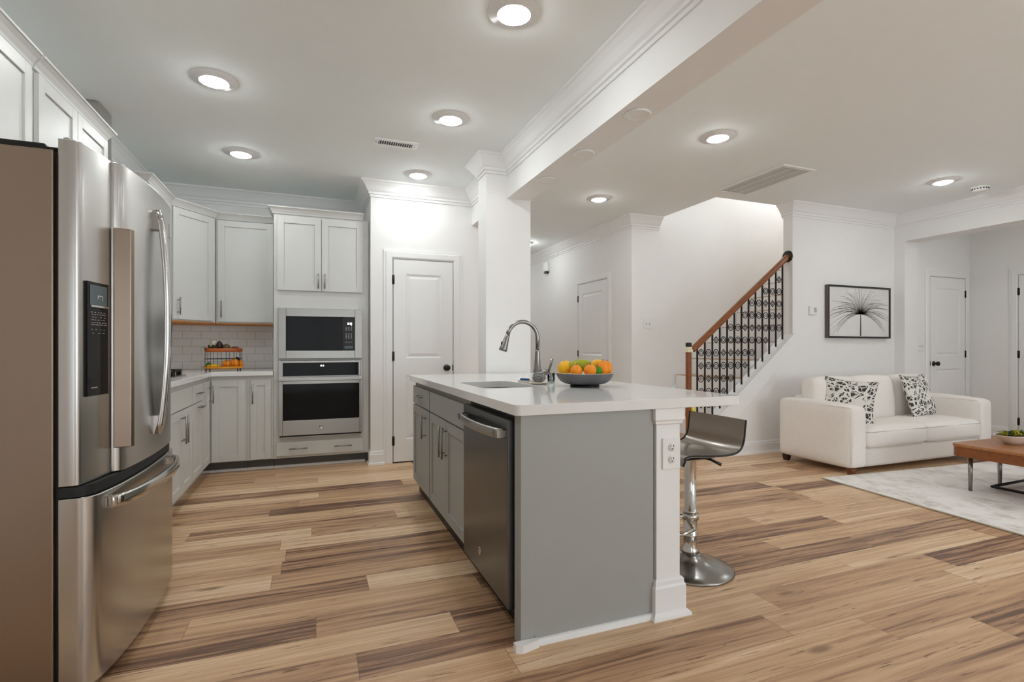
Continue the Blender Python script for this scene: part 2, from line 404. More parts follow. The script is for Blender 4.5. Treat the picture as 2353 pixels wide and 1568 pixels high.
# ---------------------------------------------------------------- the room shell
H = 2.74
struct(MB().box(-1.7, 8.4, -3.2, 10.2, -0.12, 0).build('floor', FLOOR))
mb = MB(); mb.box(-1.7, 8.4, -3.2, 4.33, H, H + 0.12); mb.box(-1.7, 4.0, 4.33, 10.2, H, H + 0.12)
struct(mb.build('ceiling', CEIL))
struct(MB().box(3.9, 6.9, 4.3, 5.5, 5.2, 5.3).build('ceiling_stairwell', CEIL))
struct(MB().box(-1.63, -1.51, -3.12, 5.95, 0, H).build('wall_left', WALL))
struct(MB().box(-1.63, 0.51, 5.95, 6.07, 0, H).build('wall_kitchen_back', WALL))
mb = MB(); mb.prism([(0.51, 5.12), (2.1, 5.12), (2.1, 10.0), (1.98, 10.0), (1.98, 5.24), (0.63, 5.24), (0.63, 5.95), (0.51, 5.95)], 0, H)
struct(mb.build('wall_pantry', WALL))
struct(MB().box(1.98, 3.72, 10.0, 10.12, 0, H).build('wall_hall_end', WALL))
struct(MB().box(3.6, 3.72, 5.42, 10.0, 0, H).build('wall_hall_right', WALL))
struct(MB().box(3.6, 6.9, 5.3, 5.42, 0, 5.2).build('wall_stair_back', WALL))
mb = MB()
kn = lambda x: 0.45 + 0.825 * (x - 3.964)
mb.prism([(3.62, 0), (6.90, 0), (6.90, H), (4.955, H), (4.955, kn(4.955)), (3.62, kn(3.62))], 4.2, 4.32, 'y')
struct(mb.build('wall_living_back', WALL))
mb = MB(); mb.box(3.9, 6.9, 4.33, 4.45, H + 0.12, 5.2); mb.box(6.78, 6.9, 4.45, 5.3, 0, 5.2); mb.box(3.88, 4.0, 4.45, 5.3, H + 0.12, 5.2)
struct(mb.build('wall_stairwell', WALL))
mb = MB(); mb.box(6.65, 6.90, 4.08, 4.2, 0, H); mb.box(6.65, 6.90, 1.4, 4.08, 2.42, H); mb.box(6.65, 6.90, -3.1, 1.4, 0, H)
struct(mb.build('wall_right', WALL))
mb = MB(); mb.box(6.90, 8.28, 4.2, 4.32, 0, H); mb.box(8.16, 8.28, 0.9, 4.2, 0, H); mb.box(6.90, 8.28, 0.78, 0.9, 0, H)
struct(mb.build('wall_foyer', WALL))
def wall_holes(name, x0, x1, y0, y1, z1, holes):
    m = MB(); x = x0
    for a, b, c, d in holes:
        m.box(x, a, y0, y1, 0, z1)
        if c > 0: m.box(a, b, y0, y1, 0, c)
        m.box(a, b, y0, y1, d, z1); x = b
    m.box(x, x1, y0, y1, 0, z1)
    return struct(m.build(name, WALL))
wall_holes('wall_rear', -1.63, 6.77, -3.12, -3.0, H, [(-0.8, 1.0, 0.0, 2.1), (2.3, 5.9, 0.45, 2.45)])
for n_, (a, b, c, d) in enumerate([(-0.8, 1.0, 0.02, 2.1), (2.3, 5.9, 0.45, 2.45)], 1):
    f = MB(); f.box(a, b, -3.1, -3.02, c, c + 0.06); f.box(a, b, -3.1, -3.02, d - 0.06, d)
    k = 2 if n_ == 1 else 4
    for i in range(k + 1):
        xx = a + (b - a - 0.06) * i / k; f.box(xx, xx + 0.06, -3.1, -3.02, c, d)
    wo = struct(f.build('window_%d' % n_, TRIM)); wo.visible_camera = True  # unseen window frame, added to house a rear fill light
    MB().box(a + 0.03, b - 0.03, -3.07, -3.05, c + 0.03, d - 0.03).build('pane', GLOWPANE, wo)
# dropped beam and square column
struct(MB().box(1.526, 1.736, -3.0, 4.08, 2.4, H).build('wall_beam', WALL))
struct(MB().box(1.526, 1.736, 4.30, 5.12, 2.4, H).build('wall_beam_rear', WALL))
struct(MB().box(1.34, 1.743, 4.08, 4.30, 0, H).build('wall_column', WALL))
# crown mouldings (profile: out from the wall, height)
CR = [(0, H), (0.098, H), (0.098, H - 0.014), (0.084, H - 0.022), (0.06, H - 0.05), (0.036, H - 0.088), (0.022, H - 0.102), (0.022, H - 0.122), (0.01, H - 0.126), (0.01, H - 0.148), (0, H - 0.148)]
def crown(n_, path, nm='trim_'):
    return struct(MB().sweep(path, CR).build(nm + str(n_), TRIM))
crown(1, [(1.526, 4.30), (1.526, 5.12), (0.51, 5.12), (0.51, 5.95), (-1.51, 5.95), (-1.51, -3.0)])
crown(2, [(1.526, -3.0), (1.526, 4.08), (1.34, 4.08), (1.34, 4.30), (1.526, 4.30)])
crown(3, [(4.0, 5.3), (3.6, 5.3), (3.6, 10.0), (2.1, 10.0), (2.1, 5.12)][::1])
crown(4, [(6.65, -3.0), (6.65, 4.2), (4.955, 4.2), (4.955, 4.33)])
BP = [(0, 0), (0.028, 0), (0.026, 0.018), (0.016, 0.022), (0.016, 0.098), (0.012, 0.104), (0.012, 0.118), (0.006, 0.132), (0, 0.132)]
def base(side, path):
    return struct(MB().sweep(path, BP).build('baseboard_' + side, TRIM))
base('pantry_left', [(0.638, 5.12), (0.51, 5.12), (0.51, 5.235)])
base('pantry_right', [(2.1, 10.0), (2.1, 5.12), (1.404, 5.12)])
base('hall', [(3.66, 5.3), (3.6, 5.3), (3.6, 5.755)])
base('hall_far', [(3.6, 6.705), (3.6, 10.0), (2.1, 10.0)])
base('living_back', [(6.65, 4.08), (6.65, 4.2), (3.62, 4.2)])
base('opening', [(6.90, 4.085), (6.65, 4.08)][::1])
base('foyer', [(7.23, 4.2), (6.9, 4.2)])
base('foyer_right', [(8.16, 3.78), (8.16, 4.2), (8.13, 4.2)])
base('rear_living', [(1.0, -3.0), (6.65, -3.0), (6.65, 1.4)])
base('column', [(1.743, 4.305), (1.743, 4.08), (1.47, 4.08)][::-1])

# ---------------------------------------------------------------- doors (structure, with their parts)
CASE = [(0, 0), (0.0, 0.014), (0.012, 0.02), (0.06, 0.02), (0.068, 0.013), (0.084, 0.013), (0.084, 0)]
def room_door(n_, x, y, rz, wd, ht, hinge_left=True, knob=True, hinges=True):
    # local: x along the wall, front towards -y, wall face at y = 0
    r = bpy.data.objects.new('door_%d' % n_, None); C.objects.link(r); r.location = (x, y, 0); r.rotation_euler = (0, 0, rz); struct(r)
    g = 0.004
    m = MB(); M = Matrix(((1, 0, 0, 0), (0, 0, -1, 0), (0, 1, 0, 0), (0, 0, 0, 1)))
    m.sweep([(wd + g + 0.006, 0.001), (wd + g + 0.006, ht + g + 0.006), (-g - 0.006, ht + g + 0.006), (-g - 0.006, 0.001)], [(-d, h) for d, h in CASE], M=M)
    m.build('door_frame', TRIM, r)
    MB().box(-g, wd + g, -0.0025, 0.0, 0.0005, ht + g).build('jamb_gap', SLOT, r)
    l = MB(); f0, f1 = -0.0125, -0.003; st = 0.12
    for a, b in ((0, st), (wd - st, wd)): l.box(a, b, f0, f1, 0.012, ht)
    pz = [(0.23, 0.86), (1.03, ht - 0.14)]
    for a, b in ((0.012, 0.23), (0.86, 1.03), (ht - 0.14, ht)): l.box(st, wd - st, f0, f1, a, b)
    for a, b in pz:
        x0, x1 = st, wd - st
        A = [(x0, f0, a), (x1, f0, a), (x1, f0, b), (x0, f0, b)]
        def ins(d, yy): return [(x0 + d, yy, a + d), (x1 - d, yy, a + d), (x1 - d, yy, b - d), (x0 + d, yy, b - d)]
        l.rings([A, ins(0.012, f0 + 0.008), ins(0.022, f0 + 0.008), ins(0.045, f0 + 0.001)], cap=False, smooth=False)
        q = ins(0.045, f0 + 0.001); l._f([l.v(p) for p in q])
    l.build('door_leaf', TRIM, r)
    hx = -g / 2 if hinge_left else wd + g / 2
    if hinges:
        for hz in (0.22, 1.05, ht - 0.2):
            m = MB(); m.cyl((hx, -0.018, hz - 0.045), (hx, -0.018, hz + 0.045), 0.006, n=10)
            m.box(hx - 0.012, hx + 0.012, -0.0165, -0.0135, hz - 0.045, hz + 0.045); m.build('hinge', DARKM, r)
    if knob:
        kx = wd - 0.065 if hinge_left else 0.065
        m = MB(); Mk = Matrix.Rotation(PI / 2, 4, 'X')
        m.lathe([(0.032, 0), (0.032, 0.006), (0.012, 0.01), (0.011, 0.03), (0.022, 0.036), (0.029, 0.05), (0.027, 0.062), (0.012, 0.068), (0.001, 0.068)], 20, (kx, -0.0125, 0.93), Mk)
        m.build('door_knob', DARKM, r)
        e_ = wd - 0.001 if hinge_left else 0.001
        m = MB(); m.box(e_ - 0.004, e_ + 0.006, -0.0145, -0.0125, 0.9, 0.96); m.build('strike_plate', DARKM, r)
    return r
room_door(1, 0.724, 5.12, 0, 0.595, 2.0, True)
room_door(2, 3.6, 6.63, -PI / 2, 0.78, 2.04, True, knob=False)
room_door(3, 7.32, 4.2, 0, 0.72, 2.04, False)
room_door(4, 8.16, 3.68, -PI / 2, 0.91, 2.03, True, knob=False)

# ---------------------------------------------------------------- ceiling fittings
def ceiling_lamp(x, y, label):
    t = thing('recessed_ceiling_light', label, 'ceiling light', (x, y, H), 0, 'recessed ceiling lights')
    m = MB(); m.lathe([(0.128, -0.0005), (0.126, -0.004), (0.088, -0.007), (0.083, -0.017), (0.078, -0.017), (0.066, -0.003)], 40); m.build('trim_ring', TRIM, t)
    m = MB(); m.lathe([(0.060, -0.002), (0.062, -0.008), (0.058, -0.020), (0.047, -0.029), (0.03, -0.034), (0.001, -0.036)], 32, cap=True); m.build('lens', LENS, t)
    return t
l0 = ceiling_lamp(0.893, 2.292, 'lit recessed light at the top of the photo, nearest one in the kitchen ceiling')
for x, y, s in ((-0.56, 3.515, 'lit recessed light above the fridge aisle, left side of the kitchen ceiling'),
                (0.893, 3.519, 'lit recessed light in the kitchen ceiling just beyond the black slotted vent'),
                (-0.565, 4.763, 'lit recessed light above the corner wall cabinets'),
                (0.90, 4.754, 'lit recessed light in front of the pantry door'),
                (2.87, 3.088, 'lit recessed light beside the beam, before the return air grille'),
                (2.856, 4.818, 'lit recessed light at the start of the hallway beside the column'),
                (5.654, 3.124, 'lit recessed light above the sofa beside the smoke detector'),
                (-0.56, 2.29, 'recessed light over the fridge, outside the photo'),
                (2.87, 0.9, 'recessed light of the near living area, outside the photo'),  # this lamp and the next are unseen, added for their light
                (5.654, 0.9, 'recessed light over the near rug, outside the photo'),
                (7.5, 2.6, 'recessed light of the foyer, outside the photo'),  # unseen lamp added to brighten the foyer
                (2.75, 9.0, 'recessed light at the far end of the hallway, hidden by the column')):
    dup(l0, (x, y, H), s)
t = thing('hall_ceiling_light', 'small white flush light on the hallway ceiling at the column edge', 'ceiling light', (3.0, 7.25, H))
MB().lathe([(0.12, -0.0005), (0.12, -0.02), (0.1, -0.03), (0.1, -0.0301)], 24).build('canopy', TRIM, t)
MB().lathe([(0.1, -0.031), (0.09, -0.055), (0.05, -0.075), (0.001, -0.08)], 24).build('glass_shade', LENSH, t)
# blank covers below the beam
for i, (x, y, s) in enumerate(((1.637, 2.354, 'nearest'), (1.637, 2.955, 'middle'), (1.637, 3.52, 'farthest'))):
    m = MB(); m.lathe([(0.072, -0.0005), (0.072, -0.008), (0.066, -0.012), (0.058, -0.009), (0.056, -0.008), (0.001, -0.008)], 32)
    tag(m.build('blank_cover', PLATE, loc=(x, y, 2.4)), 'round white blank cover under the beam, %s of the three' % s, 'cover plate', 'blank covers under the beam')
# supply vent
t = thing('supply_vent', 'small white ceiling vent with black slots above the pantry', 'vent', (0.597, 4.1, H), 0.0)
m = MB(); m.plate([(-0.17, -0.075), (0.17, -0.075), (0.17, 0.075), (-0.17, 0.075)], [(-0.13, -0.038), (0.13, -0.038), (0.13, 0.038), (-0.13, 0.038)], -0.008, -0.0005); m.build('vent_frame', PLATE, t, 0.002)
MB().box(-0.13, 0.13, -0.038, 0.038, -0.002, -0.0006).build('duct_opening', SLOT, t)
m = MB()
for i in range(15):
    xx = -0.122 + i * 0.0174; m.box(xx - 0.0020, xx + 0.0020, -0.038, 0.038, -0.0036, -0.0021)
m.build('louvres', PLATE, t)
for sx in (-0.15, 0.15): m = MB(); m.cyl((sx, 0, -0.0105), (sx, 0, -0.008), 0.005, n=10); m.build('screw', DARKM, t)
# return grille
t = thing('return_air_grille', 'long white return air grille on the ceiling before the stairwell', 'vent', (4.02, 3.745, H), 0.0)
m = MB(); m.plate([(-0.2, -0.415), (0.2, -0.415), (0.2, 0.415), (-0.2, 0.415)], [(-0.165, -0.375), (0.165, -0.375), (0.165, 0.375), (-0.165, 0.375)], -0.012, -0.0005); m.build('vent_frame', PLATE, t, 0.003)
MB().box(-0.165, 0.165, -0.375, 0.375, -0.002, -0.0006).build('duct_opening', SLOT, t)
m = MB()
for i in range(42):
    yy = -0.366 + i * 0.01785; m.box(-0.165, 0.165, yy - 0.0075, yy + 0.0075, -0.006, -0.0022)
m.build('louvres', GREYV, t)
m = MB()
for xx in (-0.056, 0.056): m.box(xx - 0.004, xx + 0.004, -0.375, 0.375, -0.013, -0.0062)
m.build('dividers', PLATE, t)
t = thing('smoke_detector', 'round white smoke detector on the living room ceiling', 'smoke detector', (6.213, 3.109, H))
MB().lathe([(0.075, -0.0005), (0.075, -0.012), (0.066, -0.014)], 32).build('mount', PLATE, t)
m = MB(); m.lathe([(0.066, -0.0145), (0.066, -0.034), (0.055, -0.044), (0.001, -0.046)], 32); m.build('housing', PLATE, t)
m = MB()
for i in range(18):
    a = 2 * PI * i / 18; m.box(-0.006, 0.006, 0.0645, 0.068, -0.03, -0.02, Matrix.Rotation(a, 4, 'Z'))
m.build('sounder_slots', SLOT, t)

# ---------------------------------------------------------------- cabinets
def handle(m, kind, c, a, b, y0):
    # bar pull in front of plane y0
    r = 0.0055; d = 0.032; e = 0.022
    if kind == 'v':
        m.cyl((c, y0 - d, a), (c, y0 - d, b), r, n=10)
        for z in (a + e, b - e): m.cyl((c, y0 - d, z), (c, y0, z), 0.0042, n=8)
    else:
        m.cyl((a, y0 - d, c), (b, y0 - d, c), r, n=10)
        for x in (a + e, b - e): m.cyl((x, y0 - d, c), (x, y0, c), 0.0042, n=8)
def shaker(m, u0, u1, v0, v1, y0=-0.021, y1=-0.001, st=0.058, M=None):
    st = min(st, (u1 - u0) * 0.3)
    m.box(u0, u0 + st, y0, y1, v0, v1, M); m.box(u1 - st, u1, y0, y1, v0, v1, M)
    m.box(u0 + st, u1 - st, y0, y1, v0, v0 + st, M); m.box(u0 + st, u1 - st, y0, y1, v1 - st, v1, M)
    m.box(u0 + st, u1 - st, y0 + 0.009, y1, v0 + st, v1 - st, M)
def fronts(t, fr, paint, hm=NICKEL):
    for f in fr:
        kind, u0, u1, v0, v1 = f[:5]
        m = MB()
        if kind == 'door': shaker(m, u0, u1, v0, v1)
        else: m.box(u0, u1, -0.021, -0.001, v0, v1)
        d = m.build('door' if kind == 'door' else ('drawer' if kind == 'drawer' else 'false_front'), paint, t, 0.0015)
        for h in f[5:]:
            k = MB(); handle(k, h[0], h[1], h[2], h[3], -0.021); k.build('handle', hm, d)
CCP = [(0, 0), (0.012, 0.0), (0.016, 0.012), (0.03, 0.034), (0.045, 0.05), (0.05, 0.052), (0.05, 0.062), (0, 0.062)]
def cabinet(name, label, cat, x, y, z, rz, w_, d, h, fr, paint=CAB, toe=0.0, rec=0.075, crown_path=None, under=False, group=None, body=None):
    t = thing(name, label, cat, (x, y, z), rz, group)
    m = MB()
    if body: m.prism(body, toe, h)
    else: m.box(0, w_, 0, d, toe, h)
    m.build('body', paint, t, 0.001)
    if toe:
        m = MB(); m.box(0.001, w_ - 0.001, rec, d - 0.01, 0.0005, toe - 0.001); m.build('toe_kick', TOE if rec > 0.05 else BLACK, t)
        if rec > 0.05: m = MB(); m.box(0.001, w_ - 0.001, 0.058, 0.0745, 0.0005, 0.022); m.build('shoe_moulding', TRIM, t)
    if crown_path:
        MB().sweep(crown_path, [(dd, h + hh + 0.0005) for dd, hh in CCP]).build('cabinet_crown', paint, t)
    if under:
        m = MB(); m.prism([(p[0], p[1]) for p in (body or [(0.002, 0.002), (w_ - 0.002, 0.002), (w_ - 0.002, d - 0.002), (0.002, d - 0.002)])], -0.012, -0.0005); m.build('bottom_panel', PLY, t)
    fronts(t, fr, paint)
    return t
UG = 'grey wall cabinets'
XF = -1.16
cabinet('wall_cabinet', 'pale grey cabinet over the refrigerator with shaker doors', 'cabinet', XF, 2.0, 1.86, PI / 2, 0.845, 0.348, 0.50,
        [('door', 0.01, 0.42, 0.01, 0.49), ('door', 0.425, 0.82, 0.01, 0.49)], crown_path=[(0.845, 0), (0, 0)], group=UG)
cabinet('wall_cabinet', 'pale grey two-door wall cabinet between fridge top and range hood', 'cabinet', XF, 2.86, 1.37, PI / 2, 0.845, 0.348, 0.99,
        [('door', 0.02, 0.42, 0.01, 0.98, ('v', 0.385, 0.05, 0.2)), ('door', 0.425, 0.835, 0.01, 0.98, ('v', 0.46, 0.05, 0.2))], crown_path=[(0.845, 0.3), (0.845, 0), (0, 0)], group=UG)
cabinet('wall_cabinet', 'short grey bridge cabinet between range hood and corner cabinet', 'cabinet', XF, 4.53, 2.22, PI / 2, 0.628, 0.348, 0.14,
        [('slab', 0.012, 0.3, 0.012, 0.128), ('slab', 0.305, 0.62, 0.012, 0.128)], crown_path=[(0.628, 0), (0, 0), (0, 0.348)], group=UG)
# diagonal corner wall cabinet
ang = math.atan2(0.40, 0.28); Rm = Matrix.Rotation(-ang, 4, 'Z')
wp = [(-1.16, 5.16), (-0.88, 5.56), (-0.88, 5.94), (-1.505, 5.94), (-1.505, 5.16)]
lp = [tuple((Rm @ Vector((p[0] + 1.16, p[1] - 5.16, 0)))[:2]) for p in wp]
cabinet('wall_cabinet', 'pale grey diagonal corner wall cabinet with one tall door', 'cabinet', -1.16, 5.16, 1.37, ang, 0.488, 0.3, 0.99,
        [('door', 0.022, 0.452, 0.012, 0.982, ('v', 0.062, 0.05, 0.20))], crown_path=[lp[1], lp[0]], under=True, body=lp, group=UG)
cabinet('wall_cabinet', 'pale grey single-door wall cabinet beside the oven tower', 'cabinet', -0.875, 5.60, 1.37, 0, 0.512, 0.345, 0.99,
        [('door', 0.015, 0.497, 0.012, 0.982, ('v', 0.05, 0.05, 0.21))], crown_path=[(0.512, 0), (0, 0)], under=True, group=UG)
# oven tower
t = thing('oven_tower_cabinet', 'tall grey cabinet holding the microwave and wall oven', 'cabinet', (-0.35, 5.24, 0))
m = MB(); W_ = 0.853
m.box(0, 0.055, 0, 0.7, 0.1, 2.38); m.box(0.772, W_, 0, 0.7, 0.1, 2.38); m.box(0.055, 0.772, 0, 0.7, 1.49, 2.38); m.box(0.055, 0.772, 0, 0.7, 1.012, 1.036); m.box(0.055, 0.772, 0, 0.7, 0.1, 0.292); m.box(0.055, 0.772, 0.66, 0.7, 0.292, 1.49)
m.build('body', CAB, t, 0.001)
MB().box(0.001, W_ - 0.001, 0.075, 0.69, 0.0005, 0.099).build('toe_kick', TOE, t)
MB().box(0.001, W_ - 0.03, 0.058, 0.0745, 0.0005, 0.022).build('shoe_moulding', TRIM, t)
MB().sweep([(W_ - 0.052, 0), (0, 0), (0, 0.30)], [(dd * 0.98, 2.3805 + hh) for dd, hh in CCP]).build('cabinet_crown', CAB, t)
fronts(t, [('door', 0.03, 0.412, 1.67, 2.355, ('v', 0.386, 1.69, 1.83)), ('door', 0.418, 0.795, 1.67, 2.355, ('v', 0.444, 1.69, 1.83)),
           ('drawer', 0.023, 0.796, 0.125, 0.25, ('h', 0.19, 0.13, 0.29), ('h', 0.19, 0.53, 0.69))], CAB)
# base cabinets
BG = 'grey base cabinets'
cabinet('base_cabinet', 'base cabinet hidden between refrigerator and cooktop cabinet', 'cabinet', -0.885, 2.96, 0, PI / 2, 0.91, 0.615, 0.874,
        [('drawer', 0.01, 0.9, 0.70, 0.835), ('door', 0.01, 0.45, 0.108, 0.69), ('door', 0.46, 0.9, 0.108, 0.69)], toe=0.1, group=BG)
cabinet('base_cabinet', 'grey base cabinet with blank panel over two doors below the cooktop', 'cabinet', -0.885, 3.875, 0, PI / 2, 0.635, 0.615, 0.874,
        [('slab', 0.01, 0.625, 0.70, 0.838), ('door', 0.01, 0.315, 0.108, 0.69, ('v', 0.285, 0.46, 0.66)), ('door', 0.32, 0.625, 0.108, 0.69, ('v', 0.35, 0.46, 0.66))], toe=0.1, group=BG)
cabinet('base_cabinet', 'narrow grey base cabinet with drawer over door, right of the cooktop cabinet', 'cabinet', -0.885, 4.512, 0, PI / 2, 0.413, 0.615, 0.874,
        [('drawer', 0.01, 0.4, 0.70, 0.838, ('h', 0.77, 0.13, 0.28)), ('door', 0.01, 0.4, 0.108, 0.69, ('h', 0.655, 0.18, 0.33))], toe=0.1, group=BG)
t = thing('base_cabinet', 'grey L-shaped corner base cabinet with two hinged door leaves', 'cabinet', (-0.885, 4.927, 0), 0, BG)
O = (-0.885, 4.927, 0)
m = MB(O); m.prism([(-1.505, 4.927), (-0.885, 4.927), (-0.885, 5.245), (-0.572, 5.245), (-0.572, 5.94), (-1.505, 5.94)], 0.1, 0.874); m.build('body', CAB, t)
m = MB(O); m.prism([(-1.5, 4.928), (-0.96, 4.928), (-0.96, 5.32), (-0.573, 5.32), (-0.573, 5.93), (-1.5, 5.93)], 0.0005, 0.099); m.build('toe_kick', TOE, t)
m = MB(O); m.prism([(-0.959, 4.928), (-0.943, 4.928), (-0.943, 5.303), (-0.573, 5.303), (-0.573, 5.319), (-0.959, 5.319)], 0.0005, 0.022); m.build('shoe_moulding', TRIM, t)
m = MB(); M1 = Matrix.Translation((0, 0, 0)) @ Matrix.Rotation(PI / 2, 4, 'Z'); shaker(m, 0.01, 0.292, 0.108, 0.838, M=M1); d = m.build('door', CAB, t, 0.0015)
m = MB(); handle(m, 'v', 0.255, 0.64, 0.80, -0.021); bmesh.ops.transform(m.bm, matrix=M1, verts=m.bm.verts); m.build('handle', NICKEL, d)
m = MB(); M2 = Matrix.Translation((0, 0.318, 0)); shaker(m, 0.032, 0.3, 0.108, 0.838, M=M2); d = m.build('door', CAB, t, 0.0015)
cabinet('base_cabinet', 'slim grey single-door base cabinet beside the oven tower', 'cabinet', -0.571, 5.245, 0, 0, 0.219, 0.69, 0.874,
        [('door', 0.028, 0.2, 0.108, 0.838, ('v', 0.048, 0.62, 0.80))], toe=0.1, group=BG)
m = MB(); m.prism([(-1.505, 2.96), (-0.845, 2.96), (-0.845, 5.205), (-0.353, 5.205), (-0.353, 5.94), (-1.505, 5.94)], 0.8755, 0.9155)
tag(m.build('kitchen_countertop', QUARTZ, bevel=0.004), 'white quartz worktop along the left wall and kitchen corner', 'countertop')
mb = MB(); mb.box(-1.5, -0.353, 5.941, 5.949, 0.916, 1.368); struct(mb.build('wall_backsplash_rear', TILEB))
mb = MB(); mb.box(-1.509, -1.501, 2.96, 5.94, 0.916, 1.357); struct(mb.build('wall_backsplash_left', TILEL))
# hood
t = thing('range_hood', 'stainless chimney range hood rising to the ceiling behind the wall cabinet', 'range hood', (-1.51, 4.2, 1.65))
O = (-1.51, 4.2, 1.65)
MB(O).box(-1.500, -1.31, 4.085, 4.315, 1.78, 2.735).build('chimney', STEEL, t, 0.002)
m = MB(O); m.rings([[(-1.5, 3.84, 1.69), (-1.06, 3.84, 1.69), (-1.06, 4.5, 1.69), (-1.5, 4.5, 1.69)], [(-1.5, 4.07, 1.78), (-1.29, 4.07, 1.78), (-1.29, 4.33, 1.78), (-1.5, 4.33, 1.78)]], smooth=False)
m.box(-1.5, -1.06, 3.84, 4.5, 1.65, 1.6895); m.build('canopy', STEEL, t, 0.002)
# cooktop
t = thing('gas_cooktop', 'steel gas cooktop with black grates set in the left worktop', 'cooktop', (-1.16, 4.22, 0.9158)); O = (-1.16, 4.22, 0.9158)
MB(O).box(-1.42, -0.92, 3.84, 4.6, 0.916, 0.926).build('steel_top', STEEL, t, 0.003)
for gy in (3.86, 4.11, 4.35):
    m = MB(O)
    for xx in (-1.40, -1.24, -1.10, -0.96): m.box(xx, xx + 0.015, gy, gy + 0.22, 0.955, 0.97)
    for yy in (gy, gy + 0.105, gy + 0.205): m.box(-1.40, -0.945, yy, yy + 0.015, 0.955, 0.97)
    for xx in (-1.40, -0.975):
        for yy in (gy, gy + 0.19): m.box(xx, xx + 0.03, yy, yy + 0.03, 0.9265, 0.956)
    m.build('burner_grate', IRON, t)
for ky in (4.0, 4.22, 4.44): 
    m = MB(O); m.lathe([(0.04, 0), (0.04, 0.012), (0.03, 0.016), (0.001, 0.016)], 20, (-1.17, ky, 0.9265)); m.build('burner', BLACK, t)

# microwave and wall oven in the tower
O = (0.064, 5.24, 1.036)
t = thing('built_in_microwave', 'stainless framed built-in microwave above the wall oven', 'microwave', O)
m = MB(O); fx = lambda x0, x1, z0, z1, y0, y1: m.box(x0, x1, y0, y1, z0, z1)
fx(-0.31, -0.246, 1.03, 1.503, 5.205, 5.238); fx(0.368, 0.437, 1.03, 1.503, 5.205, 5.238); fx(-0.246, 0.368, 1.426, 1.503, 5.205, 5.238); fx(-0.246, 0.368, 1.03, 1.105, 5.205, 5.238)
m.build('trim_frame', STEELH, t, 0.003)
MB(O).box(-0.29, 0.418, 5.2405, 5.75, 1.0365, 1.489).build('case', BLACK, t)
MB(O).box(-0.2455, 0.253, 5.214, 5.238, 1.1055, 1.4255).build('door_glass', GLASSB, t)
cp = MB(O).box(0.2545, 0.3675, 5.213, 5.238, 1.1055, 1.4255).build('control_panel', BLACK, t)
m = MB(O); m.box(0.30, 0.318, 5.2115, 5.2128, 1.355, 1.375); m.box(0.324, 0.343, 5.2115, 5.2128, 1.355, 1.375); m.box(0.332, 0.342, 5.2115, 5.2128, 1.343, 1.349); m.build('clock_digits', DIGIT, cp)
bt = [(0.283 + c_ * 0.024, 0.295 + c_ * 0.024, 1.325 - r_ * 0.013, 1.332 - r_ * 0.013) for r_ in range(3) for c_ in range(3)]
bt += [(0.284 + c_ * 0.024, 0.294 + c_ * 0.024, 1.264 - r_ * 0.014, 1.273 - r_ * 0.014) for r_ in range(4) for c_ in range(3)]
bt += [(0.283 + c_ * 0.025, 0.295 + c_ * 0.025, 1.182, 1.190) for c_ in range(3)]
for a, b, c, d in bt: m = MB(O); m.box(a, b, 5.2118, 5.2128, c, d); m.build('button', GREYP, cp)
m = MB(O); m.box(0.275, 0.35, 5.2118, 5.2128, 1.125, 1.150); m.build('open_button', SCREEN, cp)
O = (0.064, 5.24, 0.292)
t = thing('wall_oven', 'stainless wall oven with dark window below the microwave', 'oven', O)
m = MB(O)
fx(-0.308, -0.272, 0.312, 1.010, 5.205, 5.238); fx(0.424, 0.437, 0.312, 1.010, 5.205, 5.238); fx(0.402, 0.424, 0.868, 1.01, 5.205, 5.238); fx(0.41, 0.424, 0.312, 0.868, 5.205, 5.238)
fx(-0.272, 0.41, 0.99, 1.01, 5.205, 5.238); fx(-0.272, 0.41, 0.312, 0.452, 5.205, 5.238); fx(-0.272, 0.41, 0.79, 0.868, 5.214, 5.238)
m.build('steel_front', STEELH, t, 0.002)
MB(O).box(-0.29, 0.418, 5.2405, 5.8, 0.293, 1.011).build('case', BLACK, t)
cp = MB(O).box(-0.2715, 0.4015, 5.209, 5.238, 0.8685, 0.9895).build('control_panel', GLASSB, t)
m = MB(O); m.box(0.055, 0.068, 5.207, 5.2088, 0.955, 0.970); m.box(0.074, 0.087, 5.207, 5.2088, 0.955, 0.970); m.build('clock_digits', DIGIT, cp)
MB(O).box(-0.2715, 0.4095, 5.209, 5.238, 0.4525, 0.7895).build('door_window', GLASSB, t)
m = MB(O); m.box(-0.31, 0.437, 5.155, 5.168, 0.822, 0.858); m.box(-0.30, -0.275, 5.168, 5.2045, 0.828, 0.852); m.box(0.40, 0.43, 5.168, 5.2045, 0.828, 0.852); m.build('handle', STEELH, t, 0.005)
m = MB(O); m.lathe([(0.0205, 0), (0.0205, 0.002), (0.0185, 0.003), (0.0165, 0.0018), (0.001, 0.0018)], 28, (0.062, 5.2048, 0.384), Matrix.Rotation(PI / 2, 4, 'X'))
for a0, cx in ((0.4, -0.006), (0.0, 0.006)):
    m.tube([(0.062 + cx + 0.006 * math.cos(a0 + 5.2 * k / 10), 5.2022, 0.384 + 0.008 * math.sin(a0 + 5.2 * k / 10)) for k in range(11)], 0.0011, 6)
m.build('round_badge', CHROME, t)
m = MB(O); m.box(-0.30, 0.43, 5.212, 5.238, 0.294, 0.311); m.build('vent_gap', SLOT, t)
m = MB(O); m.box(-0.30, 0.43, 5.198, 5.2115, 0.294, 0.300); m.build('bottom_lip', STEELH, t)

